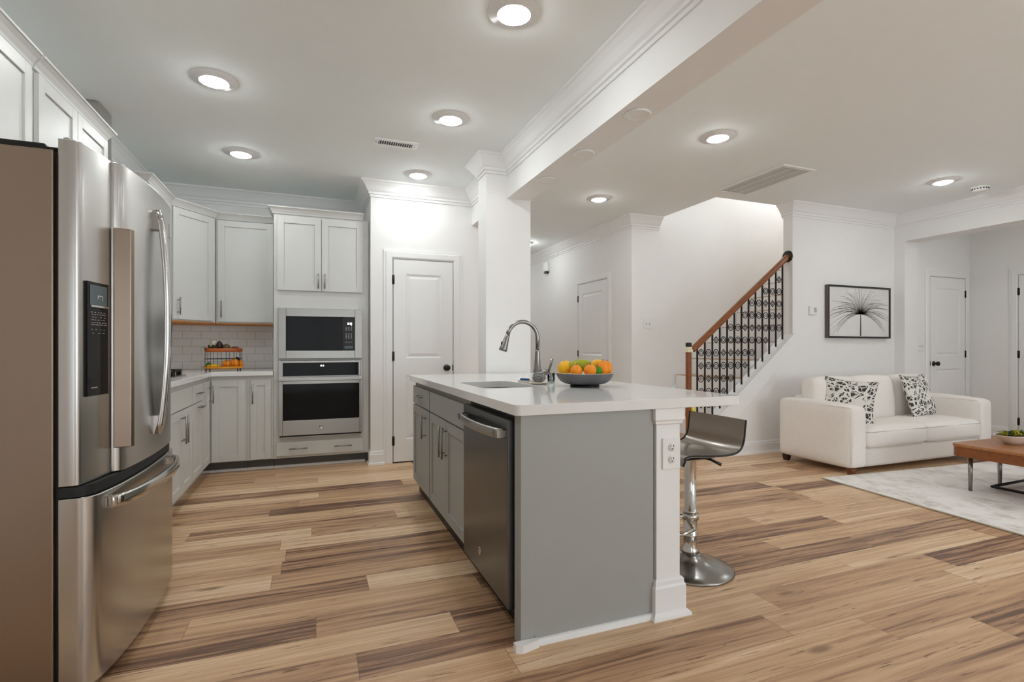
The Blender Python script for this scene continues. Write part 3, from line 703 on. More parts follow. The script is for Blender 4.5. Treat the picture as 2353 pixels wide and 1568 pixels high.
# ---------------------------------------------------------------- refrigerator
O = (-1.1, 2.455, 0)
t = thing('refrigerator', 'stainless steel refrigerator with bottom drawer and water dispenser at left edge', 'refrigerator', O)
MB(O).box(-1.49, -0.762, 2.015, 2.895, 0.03, 1.752).build('body', FRSIDE, t, 0.004)
MB(O).box(-0.7615, -0.753, 2.03, 2.885, 0.03, 1.75).build('door_gasket', SLOT, t)
MB(O).box(-1.45, -0.80, 2.05, 2.86, 0.0005, 0.0295).build('foot_base', BLACK, t)
def smooth_pts(p, n=4):
    out = []
    for i in range(len(p) - 1):
        p0 = p[max(i - 1, 0)]; p1 = p[i]; p2 = p[i + 1]; p3 = p[min(i + 2, len(p) - 1)]
        for k in range(n):
            s = k / n
            out.append(tuple(0.5 * ((2 * p1[j]) + (-p0[j] + p2[j]) * s + (2 * p0[j] - 5 * p1[j] + 4 * p2[j] - p3[j]) * s * s + (-p0[j] + 3 * p1[j] - 3 * p2[j] + p3[j]) * s ** 3) for j in range(len(p1))))
    return out + [p[-1]]
nd_ = [(-0.752, 2.018)] + smooth_pts([(-0.712, 2.018), (-0.699, 2.026), (-0.69, 2.055), (-0.678, 2.12), (-0.668, 2.196)]) + [(-0.752, 2.196)]
near = MB(O).prism(nd_, 0.69, 1.79).build('door', STEEL, t, 0.003, smooth=25)
fd = [(-0.752, 2.203)] + smooth_pts([(-0.676, 2.203), (-0.658, 2.208), (-0.640, 2.235), (-0.626, 2.35), (-0.617, 2.55), (-0.624, 2.75), (-0.636, 2.86), (-0.655, 2.892)]) + [(-0.752, 2.893)]
far = MB(O).prism(fd, 0.69, 1.79).build('door', STEEL, t, 0.003, smooth=25)
dd = [(-0.752, 2.018)] + smooth_pts([(-0.715, 2.018), (-0.69, 2.022), (-0.664, 2.045), (-0.650, 2.09), (-0.630, 2.22), (-0.616, 2.45), (-0.62, 2.7), (-0.630, 2.86), (-0.65, 2.892)]) + [(-0.752, 2.893)]
dr = MB(O).prism(dd, 0.045, 0.652).build('freezer_drawer', STEEL, t, 0.003, smooth=25)
MB(O).prism([(a + (-0.012 if a > -0.74 else 0), b) for a, b in dd], 0.655, 0.688).build('drawer_gap', SLOT, t)
# grip strip on the edge of the wide door
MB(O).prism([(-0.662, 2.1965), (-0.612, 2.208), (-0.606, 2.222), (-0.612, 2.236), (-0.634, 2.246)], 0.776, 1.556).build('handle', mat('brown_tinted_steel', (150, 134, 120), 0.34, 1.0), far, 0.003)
def arch(a, b, out, n=22, pw=0.6):
    A, B, Ov = Vector(a), Vector(b), Vector(out); r_ = []
    for i in range(n + 1):
        s = i / n; r_.append(A.lerp(B, s) + Ov * (math.sin(PI * s) ** pw))
    return r_
def bar(m, pts, wdir, w_, th):
    # flat bar of width w_ along wdir swept along pts
    W2 = Vector(wdir).normalized(); rs = []
    for i, p in enumerate(pts):
        tt = (pts[min(i + 1, len(pts) - 1)] - pts[max(i - 1, 0)]).normalized(); nn = tt.cross(W2).normalized()
        ring = []
        for k in range(12):
            a = 2 * PI * k / 12; ca, sa = math.cos(a), math.sin(a)
            ring.append(p + W2 * (math.copysign(abs(ca) ** 0.5, ca) * w_ / 2) + nn * (math.copysign(abs(sa) ** 0.5, sa) * th / 2))
        rs.append(ring)
    m.rings(rs)
m = MB(O); bar(m, arch((-0.608, 2.53, 1.70), (-0.608, 2.53, 0.775), (0.036, 0, 0)), (0, 1, 0), 0.05, 0.022)
m.box(-0.618, -0.598, 2.507, 2.553, 1.62, 1.70); m.box(-0.618, -0.598, 2.507, 2.553, 0.775, 0.85)
m.build('handle', CHROME, far)
m = MB(O); bar(m, arch((-0.640, 2.10, 0.61), (-0.612, 2.80, 0.612), (0.062, 0, 0), pw=0.55), (0, 0, 1), 0.042, 0.02)
m.box(-0.645, -0.622, 2.10, 2.135, 0.597, 0.625); m.box(-0.625, -0.60, 2.77, 2.80, 0.597, 0.625)
m.build('handle', CHROME, dr)
# dispenser on the narrow door
dv = Vector((-0.6735 + 0.6915, 2.168 - 2.045, 0)); al = math.atan2(dv.y, dv.x)
MD = Matrix.Translation((-0.6905, 2.045, 0)) @ Matrix.Rotation(al, 4, 'Z'); LW = dv.length
dp = MB(O).box(0, LW, -0.006, 0.004, 0.972, 1.348, MD).build('water_dispenser', GLASSB, near); dp = near
MB(O).box(0.012, LW - 0.012, -0.0075, -0.0062, 1.272, 1.338, MD).build('display_screen', SCREEN, dp)
m = MB(O); m.box(0.012, LW - 0.012, -0.011, -0.0062, 1.265, 1.271, MD); m.box(0.05, 0.055, -0.01, -0.0076, 1.294, 1.304, MD); m.box(0.05, 0.082, -0.01, -0.0076, 1.302, 1.305, MD); m.box(0.078, 0.083, -0.01, -0.0076, 1.29, 1.304, MD); m.build('ledge', CHROME, dp)
m = MB(O); random.seed(3)
for (z, n_) in ((1.247, 5), (1.24, 6), (1.231, 4), (1.222, 5), (1.213, 6), (1.206, 9), (1.19, 4), (1.178, 3)):
    for k in range(n_):
        a = 0.015 + (LW - 0.03) * (k + random.random() * 0.5) / n_; m.box(a, a + 0.006 + 0.006 * random.random(), -0.0072, -0.0062, z, z + 0.0022, MD)
m.build('control_icons', GREYP, dp)
m = MB(O); m.box(0.02, 0.055, -0.0072, -0.0062, 0.997, 1.0005, MD); m.build('brand_strip', GREYP, dp)
m = MB(O); m.box(-1.15, -0.79, 2.035, 2.075, 1.753, 1.776); m.box(-0.79, -0.70, 2.03, 2.06, 1.7535, 1.765); m.build('hinge_cover', BLACK, t, 0.006)
m = MB(O); m.cyl((-0.735, 2.045, 1.7905), (-0.735, 2.045, 1.80), 0.012, n=14); m.build('hinge_pin', CHROME, t)
m = MB(O); m.box(-0.6335, -0.625, 2.79, 2.815, 1.64, 1.705); m.build('brand_badge', CHROME, far)

# ---------------------------------------------------------------- island
IG = 'island cabinets'
cabinet('island_cabinet', 'grey island cabinet with drawer over one door, farthest from camera', 'cabinet', 0.745, 4.04, 0, -PI / 2, 0.608, 0.59, 0.876,
        [('drawer', 0.01, 0.598, 0.705, 0.838, ('h', 0.775, 0.22, 0.40)), ('door', 0.01, 0.598, 0.112, 0.695, ('v', 0.50, 0.50, 0.665))], ISL, toe=0.1, rec=0.028, group=IG)
# the sink base is open at the top so the bowl can hang in it
t = thing('island_cabinet', 'grey island sink cabinet with blank panel over two doors', 'cabinet', (0.745, 3.43, 0), -PI / 2, IG)
m = MB(); m.box(0, 0.018, 0, 0.59, 0.1, 0.876); m.box(0.892, 0.91, 0, 0.59, 0.1, 0.876); m.box(0.018, 0.892, 0, 0.018, 0.1, 0.876); m.box(0.018, 0.892, 0.57, 0.59, 0.1, 0.876); m.box(0.018, 0.892, 0.018, 0.57, 0.1, 0.118)
m.build('body', ISL, t)
MB().box(0.001, 0.909, 0.028, 0.58, 0.0005, 0.099).build('toe_kick', BLACK, t)
fronts(t, [('slab', 0.012, 0.90, 0.705, 0.838), ('door', 0.012, 0.452, 0.112, 0.695, ('v', 0.418, 0.48, 0.665)), ('door', 0.458, 0.90, 0.112, 0.695, ('v', 0.492, 0.48, 0.665))], ISL)
# dishwasher
t = thing('dishwasher', 'stainless dishwasher at the near end of the island', 'dishwasher', (0.745, 2.518, 0), -PI / 2)
W_ = 0.655
MB().box(0.004, W_ - 0.004, 0.0, 0.53, 0.1, 0.872).build('case', BLACK, t)
MB().box(0.004, W_ - 0.004, 0.028, 0.53, 0.0005, 0.0995).build('toe_kick', BLACK, t)
dw = MB().box(0.006, W_ - 0.012, -0.04, -0.0005, 0.105, 0.848).build('door_panel', DWST, t, 0.004)
m = MB(); bar(m, arch((0.03, -0.045, 0.79), (W_ - 0.05, -0.045, 0.79), (0, -0.045, 0), pw=0.45), (0, 0, 1), 0.040, 0.016)
m.box(0.02, 0.05, -0.075, -0.0405, 0.776, 0.804); m.box(W_ - 0.07, W_ - 0.04, -0.075, -0.0405, 0.776, 0.804); m.build('handle', STEELH, dw)
m = MB(); m.lathe([(0.019, 0), (0.019, 0.002), (0.016, 0.003), (0.001, 0.003)], 24, (0.28, -0.0405, 0.205), Matrix.Rotation(PI / 2, 4, 'X')); m.build('round_badge', CHROME, dw)
# end panel
O = (1.03, 1.82, 0)
t = thing('island_end_panel', 'flat dark grey end panel of the island facing the camera', 'panel', O)
m = MB(O); m.box(0.775, 1.325, 1.795, 1.856, 0.0005, 0.876); m.build('panel', ISL, t, 0.001)
m = MB(O); m.box(0.725, 0.7745, 1.79, 1.856, 0.0005, 0.876); m.build('corner_stile', ISL, t, 0.002)
m = MB(O); m.sweep([(1.325, 1.7945), (0.7, 1.7945)][::-1], [(-d, h) for d, h in ((0, 0.0006), (0.018, 0.0006), (0.016, 0.012), (0.008, 0.02), (0, 0.022))]); 
m.prism([(0.695, 1.7885), (0.695, 1.762), (0.72, 1.752), (0.79, 1.768), (0.79, 1.7885)], 0.0006, 0.03)
m.build('shoe_moulding', TRIM, t)
# knee wall with capital and plinth, carrying the bar overhang
O = (1.4, 2.9, 0)
t = thing('island_knee_wall', 'white knee wall post with moulded cap and plinth at the island end', 'half wall', O)
MB(O).box(1.338, 1.458, 1.79, 4.04, 0.0005, 0.876).build('wall_body', TRIM, t, 0.002)
m = MB(O); m.sweep([(1.3375, 1.89), (1.3375, 1.79), (1.4585, 1.79), (1.4585, 4.04)], [(-d, h) for d, h in ((0.0002, 0.805), (0.008, 0.812), (0.008, 0.82), (0.014, 0.828), (0.014, 0.8755), (0.0002, 0.8755))]); m.build('cap_moulding', TRIM, t)
m = MB(O); m.sweep([(1.3375, 1.84), (1.3375, 1.79), (1.4585, 1.79), (1.4585, 4.04)], [(-d, h) for d, h in ((0.0002, 0.0006), (0.036, 0.0006), (0.034, 0.012), (0.018, 0.026), (0.018, 0.125), (0.012, 0.135), (0.012, 0.15), (0.004, 0.158), (0.0002, 0.158))]); m.build('plinth', TRIM, t)
O = (1.41, 1.789, 0.685)
t = thing('power_outlet', 'white duplex outlet plate on the island knee wall post', 'outlet', O)
MB(O).box(1.365, 1.455, 1.783, 1.7895, 0.619, 0.749).build('plate', PLATE, t, 0.002)
for zc in (0.712, 0.660):
    m = MB(O); m.lathe([(0.0175, 0), (0.0175, 0.003), (0.001, 0.003)], 20, (1.41, 1.7828, zc), Matrix.Rotation(PI / 2, 4, 'X')); r_ = m.build('receptacle', PLATE, t)
    m = MB(O); m.box(1.402, 1.4045, 1.7786, 1.7796, zc + 0.0, zc + 0.009); m.box(1.4155, 1.418, 1.7786, 1.7796, zc + 0.0, zc + 0.009); m.cyl((1.41, 1.7786, zc - 0.007), (1.41, 1.7796, zc - 0.007), 0.0028, n=8); m.build('slots', SLOT, r_)
# worktop with sink cut-out
outer = rrect(0.695, 1.78, 1.765, 4.06, 0.03)
hole = rrect(0.83, 1.165, 2.56, 3.10, 0.07, 8)
m = MB(); m.plate(outer, hole, 0.8775, 0.9175)
tag(m.build('island_countertop', QUARTZ, bevel=0.003, smooth=30), 'white quartz island worktop with a bar overhang on the right', 'countertop')
O = (1.0, 2.79, 0.87)
t = thing('kitchen_sink', 'stainless undermount sink in the island worktop', 'sink', O)
m = MB(O); m.rings([[(p[0], p[1], z) for p in rrect(0.83 - e, 1.165 + e, 2.56 - e, 3.10 + e, 0.07, 8)] for e, z in ((0.02, 0.877), (0.003, 0.877), (0.0, 0.87), (-0.012, 0.70), (-0.035, 0.675))], cap=False)
q = [m.v((p[0], p[1], 0.675)) for p in rrect(0.865, 1.13, 2.595, 3.065, 0.07, 8)]; m._f(q)
m.build('basin', mat('dark_satin_steel', (112, 112, 112), 0.32, 1.0), t)
m = MB(O); m.lathe([(0.045, 0.0), (0.045, 0.004), (0.03, 0.006), (0.001, 0.003)], 24, (1.0, 2.83, 0.676)); m.build('drain', CHROME, t)
# faucet
O = (1.272, 2.87, 0.918)
t = thing('kitchen_faucet', 'tall gooseneck pull-down faucet behind the island sink', 'faucet', O)
m = MB(O); m.lathe([(0.034, 0), (0.034, 0.006), (0.027, 0.014), (0.025, 0.05), (0.026, 0.075), (0.021, 0.09), (0.017, 0.14), (0.0145, 0.19), (0.0135, 0.2)], 24, (1.272, 2.87, 0.9182)); m.build('faucet_body', NICKEL, t)
pts = [(1.272, 2.87, 1.118), (1.272, 2.87, 1.19)]
for k in range(1, 17):
    a = PI * k / 16 * 0.93; pts.append((1.272 - 0.098 + 0.098 * math.cos(a), 2.87, 1.19 + 0.098 * math.sin(a)))
m = MB(O); m.tube(pts, 0.0128, 14); m.build('spout', NICKEL, t)
e = Vector(pts[-1]); dvec = (Vector(pts[-1]) - Vector(pts[-2])).normalized()
m = MB(O); m.tube([e + dvec * s for s in (0.001, 0.02, 0.05, 0.085, 0.1, 0.104)], [0.014, 0.015, 0.0185, 0.0235, 0.025, 0.022], 20); h_ = m.build('spray_head', NICKEL, t)
m = MB(O); p = e + dvec * 0.06 + Vector((-0.02, 0, 0)); m.ball(p, 0.005, 0.008, 0.014); m.build('spray_button', BLACK, h_)
m = MB(O); m.tube([(1.272, 2.845, 0.975), (1.29, 2.81, 0.98), (1.312, 2.79, 0.99)], [0.017, 0.02, 0.014], 16); m.tube([(1.31, 2.79, 0.985), (1.322, 2.785, 1.03), (1.33, 2.782, 1.065)], [0.006, 0.0075, 0.009], 12); m.build('lever_handle', NICKEL, t)
# things by the sink
O = (1.207, 2.9, 0.9178)
t = thing('soap_dish', 'small pale rectangular dish holding a blue sponge by the faucet', 'dish', O)
m = MB(O); m.plate(rrect(1.18, 1.235, 2.86, 2.97, 0.008, 3), rrect(1.185, 1.23, 2.865, 2.965, 0.006, 3), 0.9215, 0.932); m.prism(rrect(1.18, 1.235, 2.86, 2.97, 0.008, 3), 0.918, 0.9214); m.build('dish_body', CERAM, t)
m = MB(); m.rbox((0, 0, 0.0105), 0.036, 0.075, 0.021, 0.005, n=6); tag(m.build('sponge', BLUE, loc=(1.2075, 2.915, 0.9225)), 'blue sponge lying in the small pale dish', 'sponge')
O = (1.236, 2.76, 0.9178)
m = MB(); m.lathe([(0.001, 0), (0.035, 0), (0.058, 0.006), (0.062, 0.010), (0.06, 0.011), (0.034, 0.004), (0.001, 0.004)], 32, cap=False)
tag(m.build('saucer', CERAM, loc=(1.236, 2.765, 0.9178)), 'small white saucer under the steel wool ball', 'saucer')
m = MB(); random.seed(11)
for k in range(26):
    ax = Vector((random.uniform(-1, 1), random.uniform(-1, 1), random.uniform(-1, 1))).normalized(); u = ax.orthogonal().normalized(); v_ = ax.cross(u); r_ = random.uniform(0.022, 0.031); o_ = ax * random.uniform(-0.012, 0.012)
    m.tube([Vector((0, 0, 0.027)) + o_ + (u * math.cos(2 * PI * i / 14) * r_ * 1.1 + v_ * math.sin(2 * PI * i / 14) * r_) * 0.95 for i in range(14)], 0.0022, 5, closed=True)
for vv in m.bm.verts: vv.co.x *= 1.3; vv.co.y *= 1.3; vv.co.z = max(0.0, vv.co.z * 1.0 + 0.002)
tag(m.build('steel_scrubber', WIRE, loc=(1.236, 2.765, 0.9285)), 'curly steel wool scrubber on the saucer beside the faucet', 'scrubber')
m = MB(); m.lathe([(0.001, 0), (0.022, 0), (0.024, 0.06), (0.0225, 0.06), (0.0205, 0.004), (0.001, 0.004)], 24, cap=False)
tag(m.build('drinking_glass', GLASS, loc=(1.345, 2.83, 0.9178)), 'small clear glass between the scrubber and the fruit bowl', 'glass')
# fruit bowl
BX, BY = 1.398, 2.51; BZ = 0.9178
t = thing('fruit_bowl', 'wide grey stoneware bowl of citrus on the island', 'bowl', (BX, BY, BZ))
MB().lathe([(0.001, 0.0), (0.078, 0.0), (0.082, 0.004), (0.078, 0.012), (0.001, 0.012)], 36).build('foot_ring', BLACK, t)
m = MB(); m.lathe([(0.001, 0.0125), (0.085, 0.0125), (0.112, 0.018), (0.134, 0.030), (0.148, 0.048), (0.156, 0.066), (0.1575, 0.0735)], 48, cap=False); m.build('bowl_body', STONE, t)
m = MB(); m.lathe([(0.1575, 0.0736), (0.154, 0.0755), (0.148, 0.072), (0.140, 0.048), (0.12, 0.028), (0.07, 0.021), (0.001, 0.02)], 48, cap=False); m.build('inner_glaze', BOWLIN, t)
camdir = Vector((-BX, -BY, 0)).normalized(); side = Vector((-camdir.y, camdir.x, 0))   # towards the viewer, and to the photo's right
def fruit(name, label, cat, M_, off, rad, sc, h=0.0, f=None, stem=True, rz=0.0, base_=(BX, BY, BZ), grp='fruit in the island bowl'):
    p = Vector(base_) + side * off[0] + camdir * off[1] + Vector((0, 0, off[2] - (0.008 if grp.endswith('bowl') else 0)))
    t_ = thing(name, label, cat, p, rz, grp)
    MB().ball((0, 0, 0), rad * sc[0], rad * sc[1], rad * sc[2], 20, 14, f=f).build('flesh', M_, t_)
    if stem:
        m_ = MB(); m_.tube([(0, 0, rad * sc[2] * 0.97), (0.002, 0, rad * sc[2] + 0.006)], [0.003, 0.002], 6); m_.build('stem', STEM, t_)
    return t_
pear = lambda p: Vector((p.x * (1 - 0.25 * max(0, p.z)), p.y * (1 - 0.25 * max(0, p.z)), p.z))
fruit('orange', 'orange at the front of the bowl, left of the two in the middle', 'orange', ORANGE, (-0.045, 0.085, 0.098), 0.034, (1, 1, 0.98), f=pear)
fruit('orange', 'orange at the front of the bowl, right of the two in the middle', 'orange', ORANGE, (0.030, 0.087, 0.099), 0.035, (1, 1, 0.95))
fruit('orange', 'orange at the right front edge of the fruit bowl', 'orange', ORANGE, (0.098, 0.05, 0.112), 0.038, (0.85, 0.85, 1.1))
fruit('orange', 'orange at the far right rim of the fruit bowl', 'orange', ORANGE, (0.122, -0.02, 0.108), 0.036, (0.8, 0.9, 1.15))
fruit('lemon', 'yellow lemon at the left front of the fruit bowl', 'lemon', LEMON, (-0.110, 0.03, 0.108), 0.042, (0.88, 0.92, 1.0), stem=False)
fruit('lemon', 'yellow lemon behind the left lemon at the bowl rim', 'lemon', LEMON, (-0.100, -0.042, 0.118), 0.034, (1.15, 0.8, 0.9), stem=False)
fruit('lemon', 'yellow lemon behind the green lime in the bowl', 'lemon', LEMON, (0.070, -0.004, 0.124), 0.037, (1.1, 0.85, 0.9), stem=False)
fruit('mango', 'large yellow-green mango across the back of the fruit bowl', 'mango', MANGO, (-0.018, -0.03, 0.122), 0.044, (1.6, 0.7, 0.78), stem=False, rz=math.atan2(side.y, side.x))
fruit('mango', 'green mango tucked behind the left orange in the bowl', 'mango', MANGO, (-0.062, 0.035, 0.115), 0.036, (0.7, 0.8, 1.0), stem=False)
fruit('lime', 'bright green lime between the middle and right oranges', 'lime', LIME, (0.066, 0.072, 0.096), 0.028, (1, 1, 0.9))

# ---------------------------------------------------------------- two-tier fruit stand on the back counter
SX, SY, SZ = -0.80, 5.52, 0.916
t = thing('fruit_stand', 'two-tier wire stand with wooden trays of produce in the counter corner', 'fruit stand', (SX, SY, SZ))
m = MB()
for a, b in ((-0.13, -0.09), (0.13, -0.09), (0.13, 0.09), (-0.13, 0.09)): m.cyl((a, b, 0.0005), (a, b, 0.0185), 0.006, n=8)
m.build('feet', IRON, t)
m = MB(); m.lathe([(0.001, 0.019), (0.155, 0.019), (0.17, 0.03), (0.172, 0.04), (0.166, 0.04), (0.152, 0.027), (0.001, 0.026)], 40, cap=False, sy=0.66); m.build('lower_tray', YTRAY, t)
m = MB(); m.lathe([(0.001, 0.176), (0.152, 0.176), (0.160, 0.182), (0.160, 0.212), (0.152, 0.212), (0.148, 0.184), (0.001, 0.183)], 40, cap=False, sy=0.66); m.build('upper_tray', COPPER, t)
m = MB()
for k in range(14):
    a = 2 * PI * k / 14; m.cyl((0.156 * math.cos(a), 0.103 * math.sin(a), 0.03), (0.154 * math.cos(a), 0.1015 * math.sin(a), 0.1765), 0.0019, n=6)
m.tube([(0.157 * math.cos(2 * PI * k / 32), 0.1035 * math.sin(2 * PI * k / 32), 0.112) for k in range(32)], 0.002, 6, closed=True)
m.build('wire_cage', IRON, t)
B0 = (SX, SY, SZ); G1 = 'produce on the fruit stand'
side0, cam0 = side, camdir
camdir = Vector((0, -1, 0)); side = Vector((1, 0, 0))
fruit('orange', 'orange on the lower stand tray, middle', 'orange', ORANGE, (0.028, 0.045, 0.066), 0.036, (1, 1, 0.92), base_=B0, grp=G1)
fruit('orange', 'large orange on the lower stand tray, second from right', 'orange', ORANGE, (0.095, 0.03, 0.073), 0.042, (0.85, 0.85, 1.0), base_=B0, grp=G1)
fruit('orange', 'orange at the right end of the lower stand tray', 'orange', ORANGE, (0.138, -0.005, 0.064), 0.033, (0.8, 0.9, 1.0), base_=B0, grp=G1, stem=False)
fruit('avocado', 'dark avocado behind the right orange on the stand', 'avocado', DKVEG, (0.11, -0.045, 0.085), 0.036, (0.8, 0.8, 1.2), base_=B0, grp=G1, f=pear, stem=False)
fruit('lime', 'green lime at the left end of the lower stand tray', 'lime', LIME, (-0.125, 0.0, 0.054), 0.025, (1, 1, 0.95), base_=B0, grp=G1)
fruit('banana_squash', 'long yellow squash lying along the lower tray', 'squash', LEMON, (-0.075, 0.045, 0.046), 0.02, (2.9, 1.0, 0.8), base_=B0, grp=G1, stem=False)
fruit('aubergine', 'dark aubergine leaning on the upper stand tray', 'aubergine', DKVEG, (-0.035, 0.0, 0.232), 0.04, (0.8, 0.8, 1.2), base_=B0, grp=G1, f=pear)
fruit('artichoke', 'olive brown artichoke in the middle of the upper tray', 'artichoke', OLIVE, (0.025, 0.02, 0.217), 0.034, (1, 1, 1), base_=B0, grp=G1)
fruit('fig', 'dark red fig at the right of the upper stand tray', 'fig', mat('fig_skin', (104, 46, 34), 0.45, var=0.25), (0.095, 0.01, 0.206), 0.026, (1.5, 1, 0.85), base_=B0, grp=G1, stem=False)
m = MB(); m.lathe([(0.001, 0), (0.016, 0), (0.016, 0.055), (0.012, 0.058), (0.001, 0.057)], 20)
tag(m.build('candle', CREAM, loc=(SX - 0.085, SY + 0.02, SZ + 0.2335 - 0.05 + 0.04)), 'short cream candle behind the dark leaves on the upper tray', 'candle')
m = MB(); random.seed(5)
def leaves(m, c, n, r, L_, wd, up=0.6, flat=1.0):
    for k in range(n):
        a = random.uniform(0, 2 * PI); e_ = random.uniform(0.1, 1.2) * up; d = Vector((math.cos(a) * math.cos(e_), math.sin(a) * math.cos(e_) * flat, math.sin(e_))).normalized()
        b_ = Vector(c) + Vector((random.uniform(-r, r), random.uniform(-r, r) * flat, random.uniform(0, r * 0.4))); sd = d.cross(Vector((0, 0, 1))).normalized() * wd
        nn = sd.cross(d).normalized() * wd * 0.35; l_ = L_ * random.uniform(0.6, 1.1)
        rs = []
        for s_, ww in ((0, 0.3), (0.35, 1.0), (0.7, 0.85), (1.0, 0.08)):
            p = b_ + d * l_ * s_ + Vector((0, 0, -0.25 * l_ * s_ * s_)); rs.append([p + sd * ww, p + nn * ww, p - sd * ww, p - nn * ww * 0.5])
        m.rings(rs)
leaves(m, (0, 0, 0.004), 46, 0.032, 0.068, 0.011, 1.1)
tag(m.build('leafy_greens', mat('dark_leaf_green', (58, 60, 26), 0.6, var=0.4, scale=30), loc=(SX - 0.085, SY - 0.03, SZ + 0.187)), 'clump of dark leafy greens at the left of the upper tray', 'greens')
side, camdir = side0, cam0

# ---------------------------------------------------------------- bar stool
O = (1.80, 2.13, 0)
t = thing('bar_stool', 'chrome bar stool with curved low-back seat at the island overhang', 'bar stool', O)
m = MB(); m.lathe([(0.001, 0.0005), (0.205, 0.0005), (0.212, 0.005), (0.205, 0.012), (0.15, 0.026), (0.09, 0.045), (0.055, 0.07), (0.046, 0.085), (0.001, 0.086)], 56, cap=False); m.build('base', STOOLB, t)
m = MB(); m.lathe([(0.045, 0.087), (0.04, 0.10), (0.034, 0.115), (0.034, 0.17), (0.036, 0.172), (0.036, 0.178), (0.034, 0.18), (0.034, 0.29), (0.037, 0.292), (0.037, 0.30), (0.03, 0.302), (0.03, 0.56), (0.04, 0.572)], 28); m.build('pole', CHROME, t)
m = MB(); m.tube([(-0.03, 0.0, 0.27), (-0.08, 0.12, 0.245), (-0.16, 0.13, 0.235), (-0.205, 0.08, 0.235), (-0.205, -0.08, 0.235), (-0.16, -0.13, 0.235), (-0.08, -0.12, 0.245), (-0.03, 0.0, 0.27)], 0.009, 10); m.cyl((0, 0, 0.255), (0, 0, 0.285), 0.042); m.build('footrest', CHROME, t)
m = MB(); m.tube([(0.03, -0.02, 0.575), (0.07, -0.07, 0.565), (0.10, -0.11, 0.545)], [0.006, 0.006, 0.009], 8); m.build('lift_lever', BLACK, t)
MB().box(-0.09, 0.09, -0.08, 0.08, 0.5725, 0.582).build('seat_bracket', BLACK, t, 0.004)
prof = smooth_pts([(-0.205, 0.578), (-0.19, 0.600), (-0.15, 0.607), (-0.03, 0.598), (0.08, 0.598), (0.14, 0.618), (0.17, 0.665), (0.180, 0.73), (0.186, 0.775)], 5)
m = MB(); HWID = 0.2
nW = 12
def shell(off):
    g = []
    for i, (x, z) in enumerate(prof):
        a = prof[max(i - 1, 0)]; b = prof[min(i + 1, len(prof) - 1)]; tx, tz = b[0] - a[0], b[1] - a[1]; l_ = math.hypot(tx, tz); nx, nz = -tz / l_, tx / l_
        row = []
        for j in range(nW + 1):
            s_ = -1 + 2 * j / nW; cv = 0.018 * s_ * s_ * (1 if i > 4 else 0.3)
            row.append((x - nx * off + nx * cv, s_ * HWID, z - nz * off + nz * cv))
        g.append(row)
    return g
G0, G1_ = shell(0.0), shell(0.007)
rs = [[*a, *b[::-1]] for a, b in zip(G0, G1_)]
m.rings(rs); m.build('seat_shell', SEATM, t, smooth=40)
for sg_ in (-1, 1): m = MB(); m.tube([(G0[i][0][0], sg_ * (HWID + 0.001), G0[i][0][2]) for i in range(len(prof))], 0.0045, 8); m.build('edge_piping', BLACK, t)
m = MB(); m.tube([(0, 0, 0.0), (0.004, -0.012, 0.02), (-0.004, -0.012, 0.034), (0.004, -0.008, 0.05)], [0.011, 0.013, 0.008, 0.003], 8)
tag(m.build('yellow_tag', YELLOW, loc=(1.985, 2.335, 0.753)), 'small yellow ribbon at the far top corner of the stool back', 'ribbon')

# ---------------------------------------------------------------- staircase and balustrade
O = (3.6, 4.8, 0)
t = thing('staircase', 'staircase with oak handrail and black iron balusters rising right to the sofa wall', 'staircase', O)
x0s, run, rise = 3.5, 0.245, 0.2
m = MB(O); tr = MB(O)
for i in range(12):
    xa = x0s + run * i; m.box(xa, min(xa + run + (0.0 if i < 11 else 0.6), 6.75), 4.34, 5.27, 0.0005, rise * (i + 1) - 0.009)
    tr.box(xa - 0.004, min(xa + run + (0.0 if i < 11 else 0.6), 6.75), 4.34, 5.27, rise * (i + 1) - 0.0085, rise * (i + 1))
m.build('risers', TRIM, t); tr.build('treads', OAKT, t, 0.004)
sk = lambda x: 0.622 + 0.80 * (x - 4.189)
m = MB(O); m.prism([(3.64, 0.0005), (6.7, 0.0005), (6.7, sk(6.7)), (3.64, sk(3.64))], 5.271, 5.2985, 'y'); m.build('wall_skirt', TRIM, t)
m = MB(O); m.prism([(3.56, 0.0005), (3.64, 0.0005), (3.72, 0.0005), (4.95, kn(4.95) - 0.16), (4.95, kn(4.95) + 0.012), (3.62, kn(3.62) + 0.012), (3.56, kn(3.62) - 0.02)], 4.184, 4.199, 'y'); m.build('outer_stringer', TRIM, t, 0.003)
m = MB(O); m.prism([(3.60, kn(3.60) + 0.002), (4.953, kn(4.953) + 0.002), (4.953, kn(4.953) + 0.024), (3.60, kn(3.60) + 0.024)], 4.172, 4.332, 'y'); m.build('knee_wall_cap', TRIM, t, 0.004)
rl = lambda x: 1.10 + 0.79 * (x - 3.62)
m = MB(O); m.prism([(-0.026, -0.022), (0.026, -0.022), (0.032, 0.0), (0.028, 0.02), (0.014, 0.032), (-0.014, 0.032), (-0.028, 0.02), (-0.032, 0.0)], 0, math.hypot(1.325, 1.325 * 0.79), 'x',
    Matrix.Translation((3.625, 4.26, rl(3.625))) @ Matrix.Rotation(-math.atan(0.79), 4, 'Y')); m.build('handrail', OAK, t, 0.004)
m = MB(O); m.lathe([(0.065, 0), (0.065, 0.012), (0.05, 0.02), (0.001, 0.02)], 28, (4.9545, 4.26, rl(4.955)), Matrix.Rotation(-PI / 2, 4, 'Y')); m.build('rosette', DARKM, t)
m = MB(O); m.box(3.558, 3.602, 4.238, 4.282, rise + 0.0005 - 0.2, 1.085); n_ = m.build('newel_post', OAK, t, 0.004)
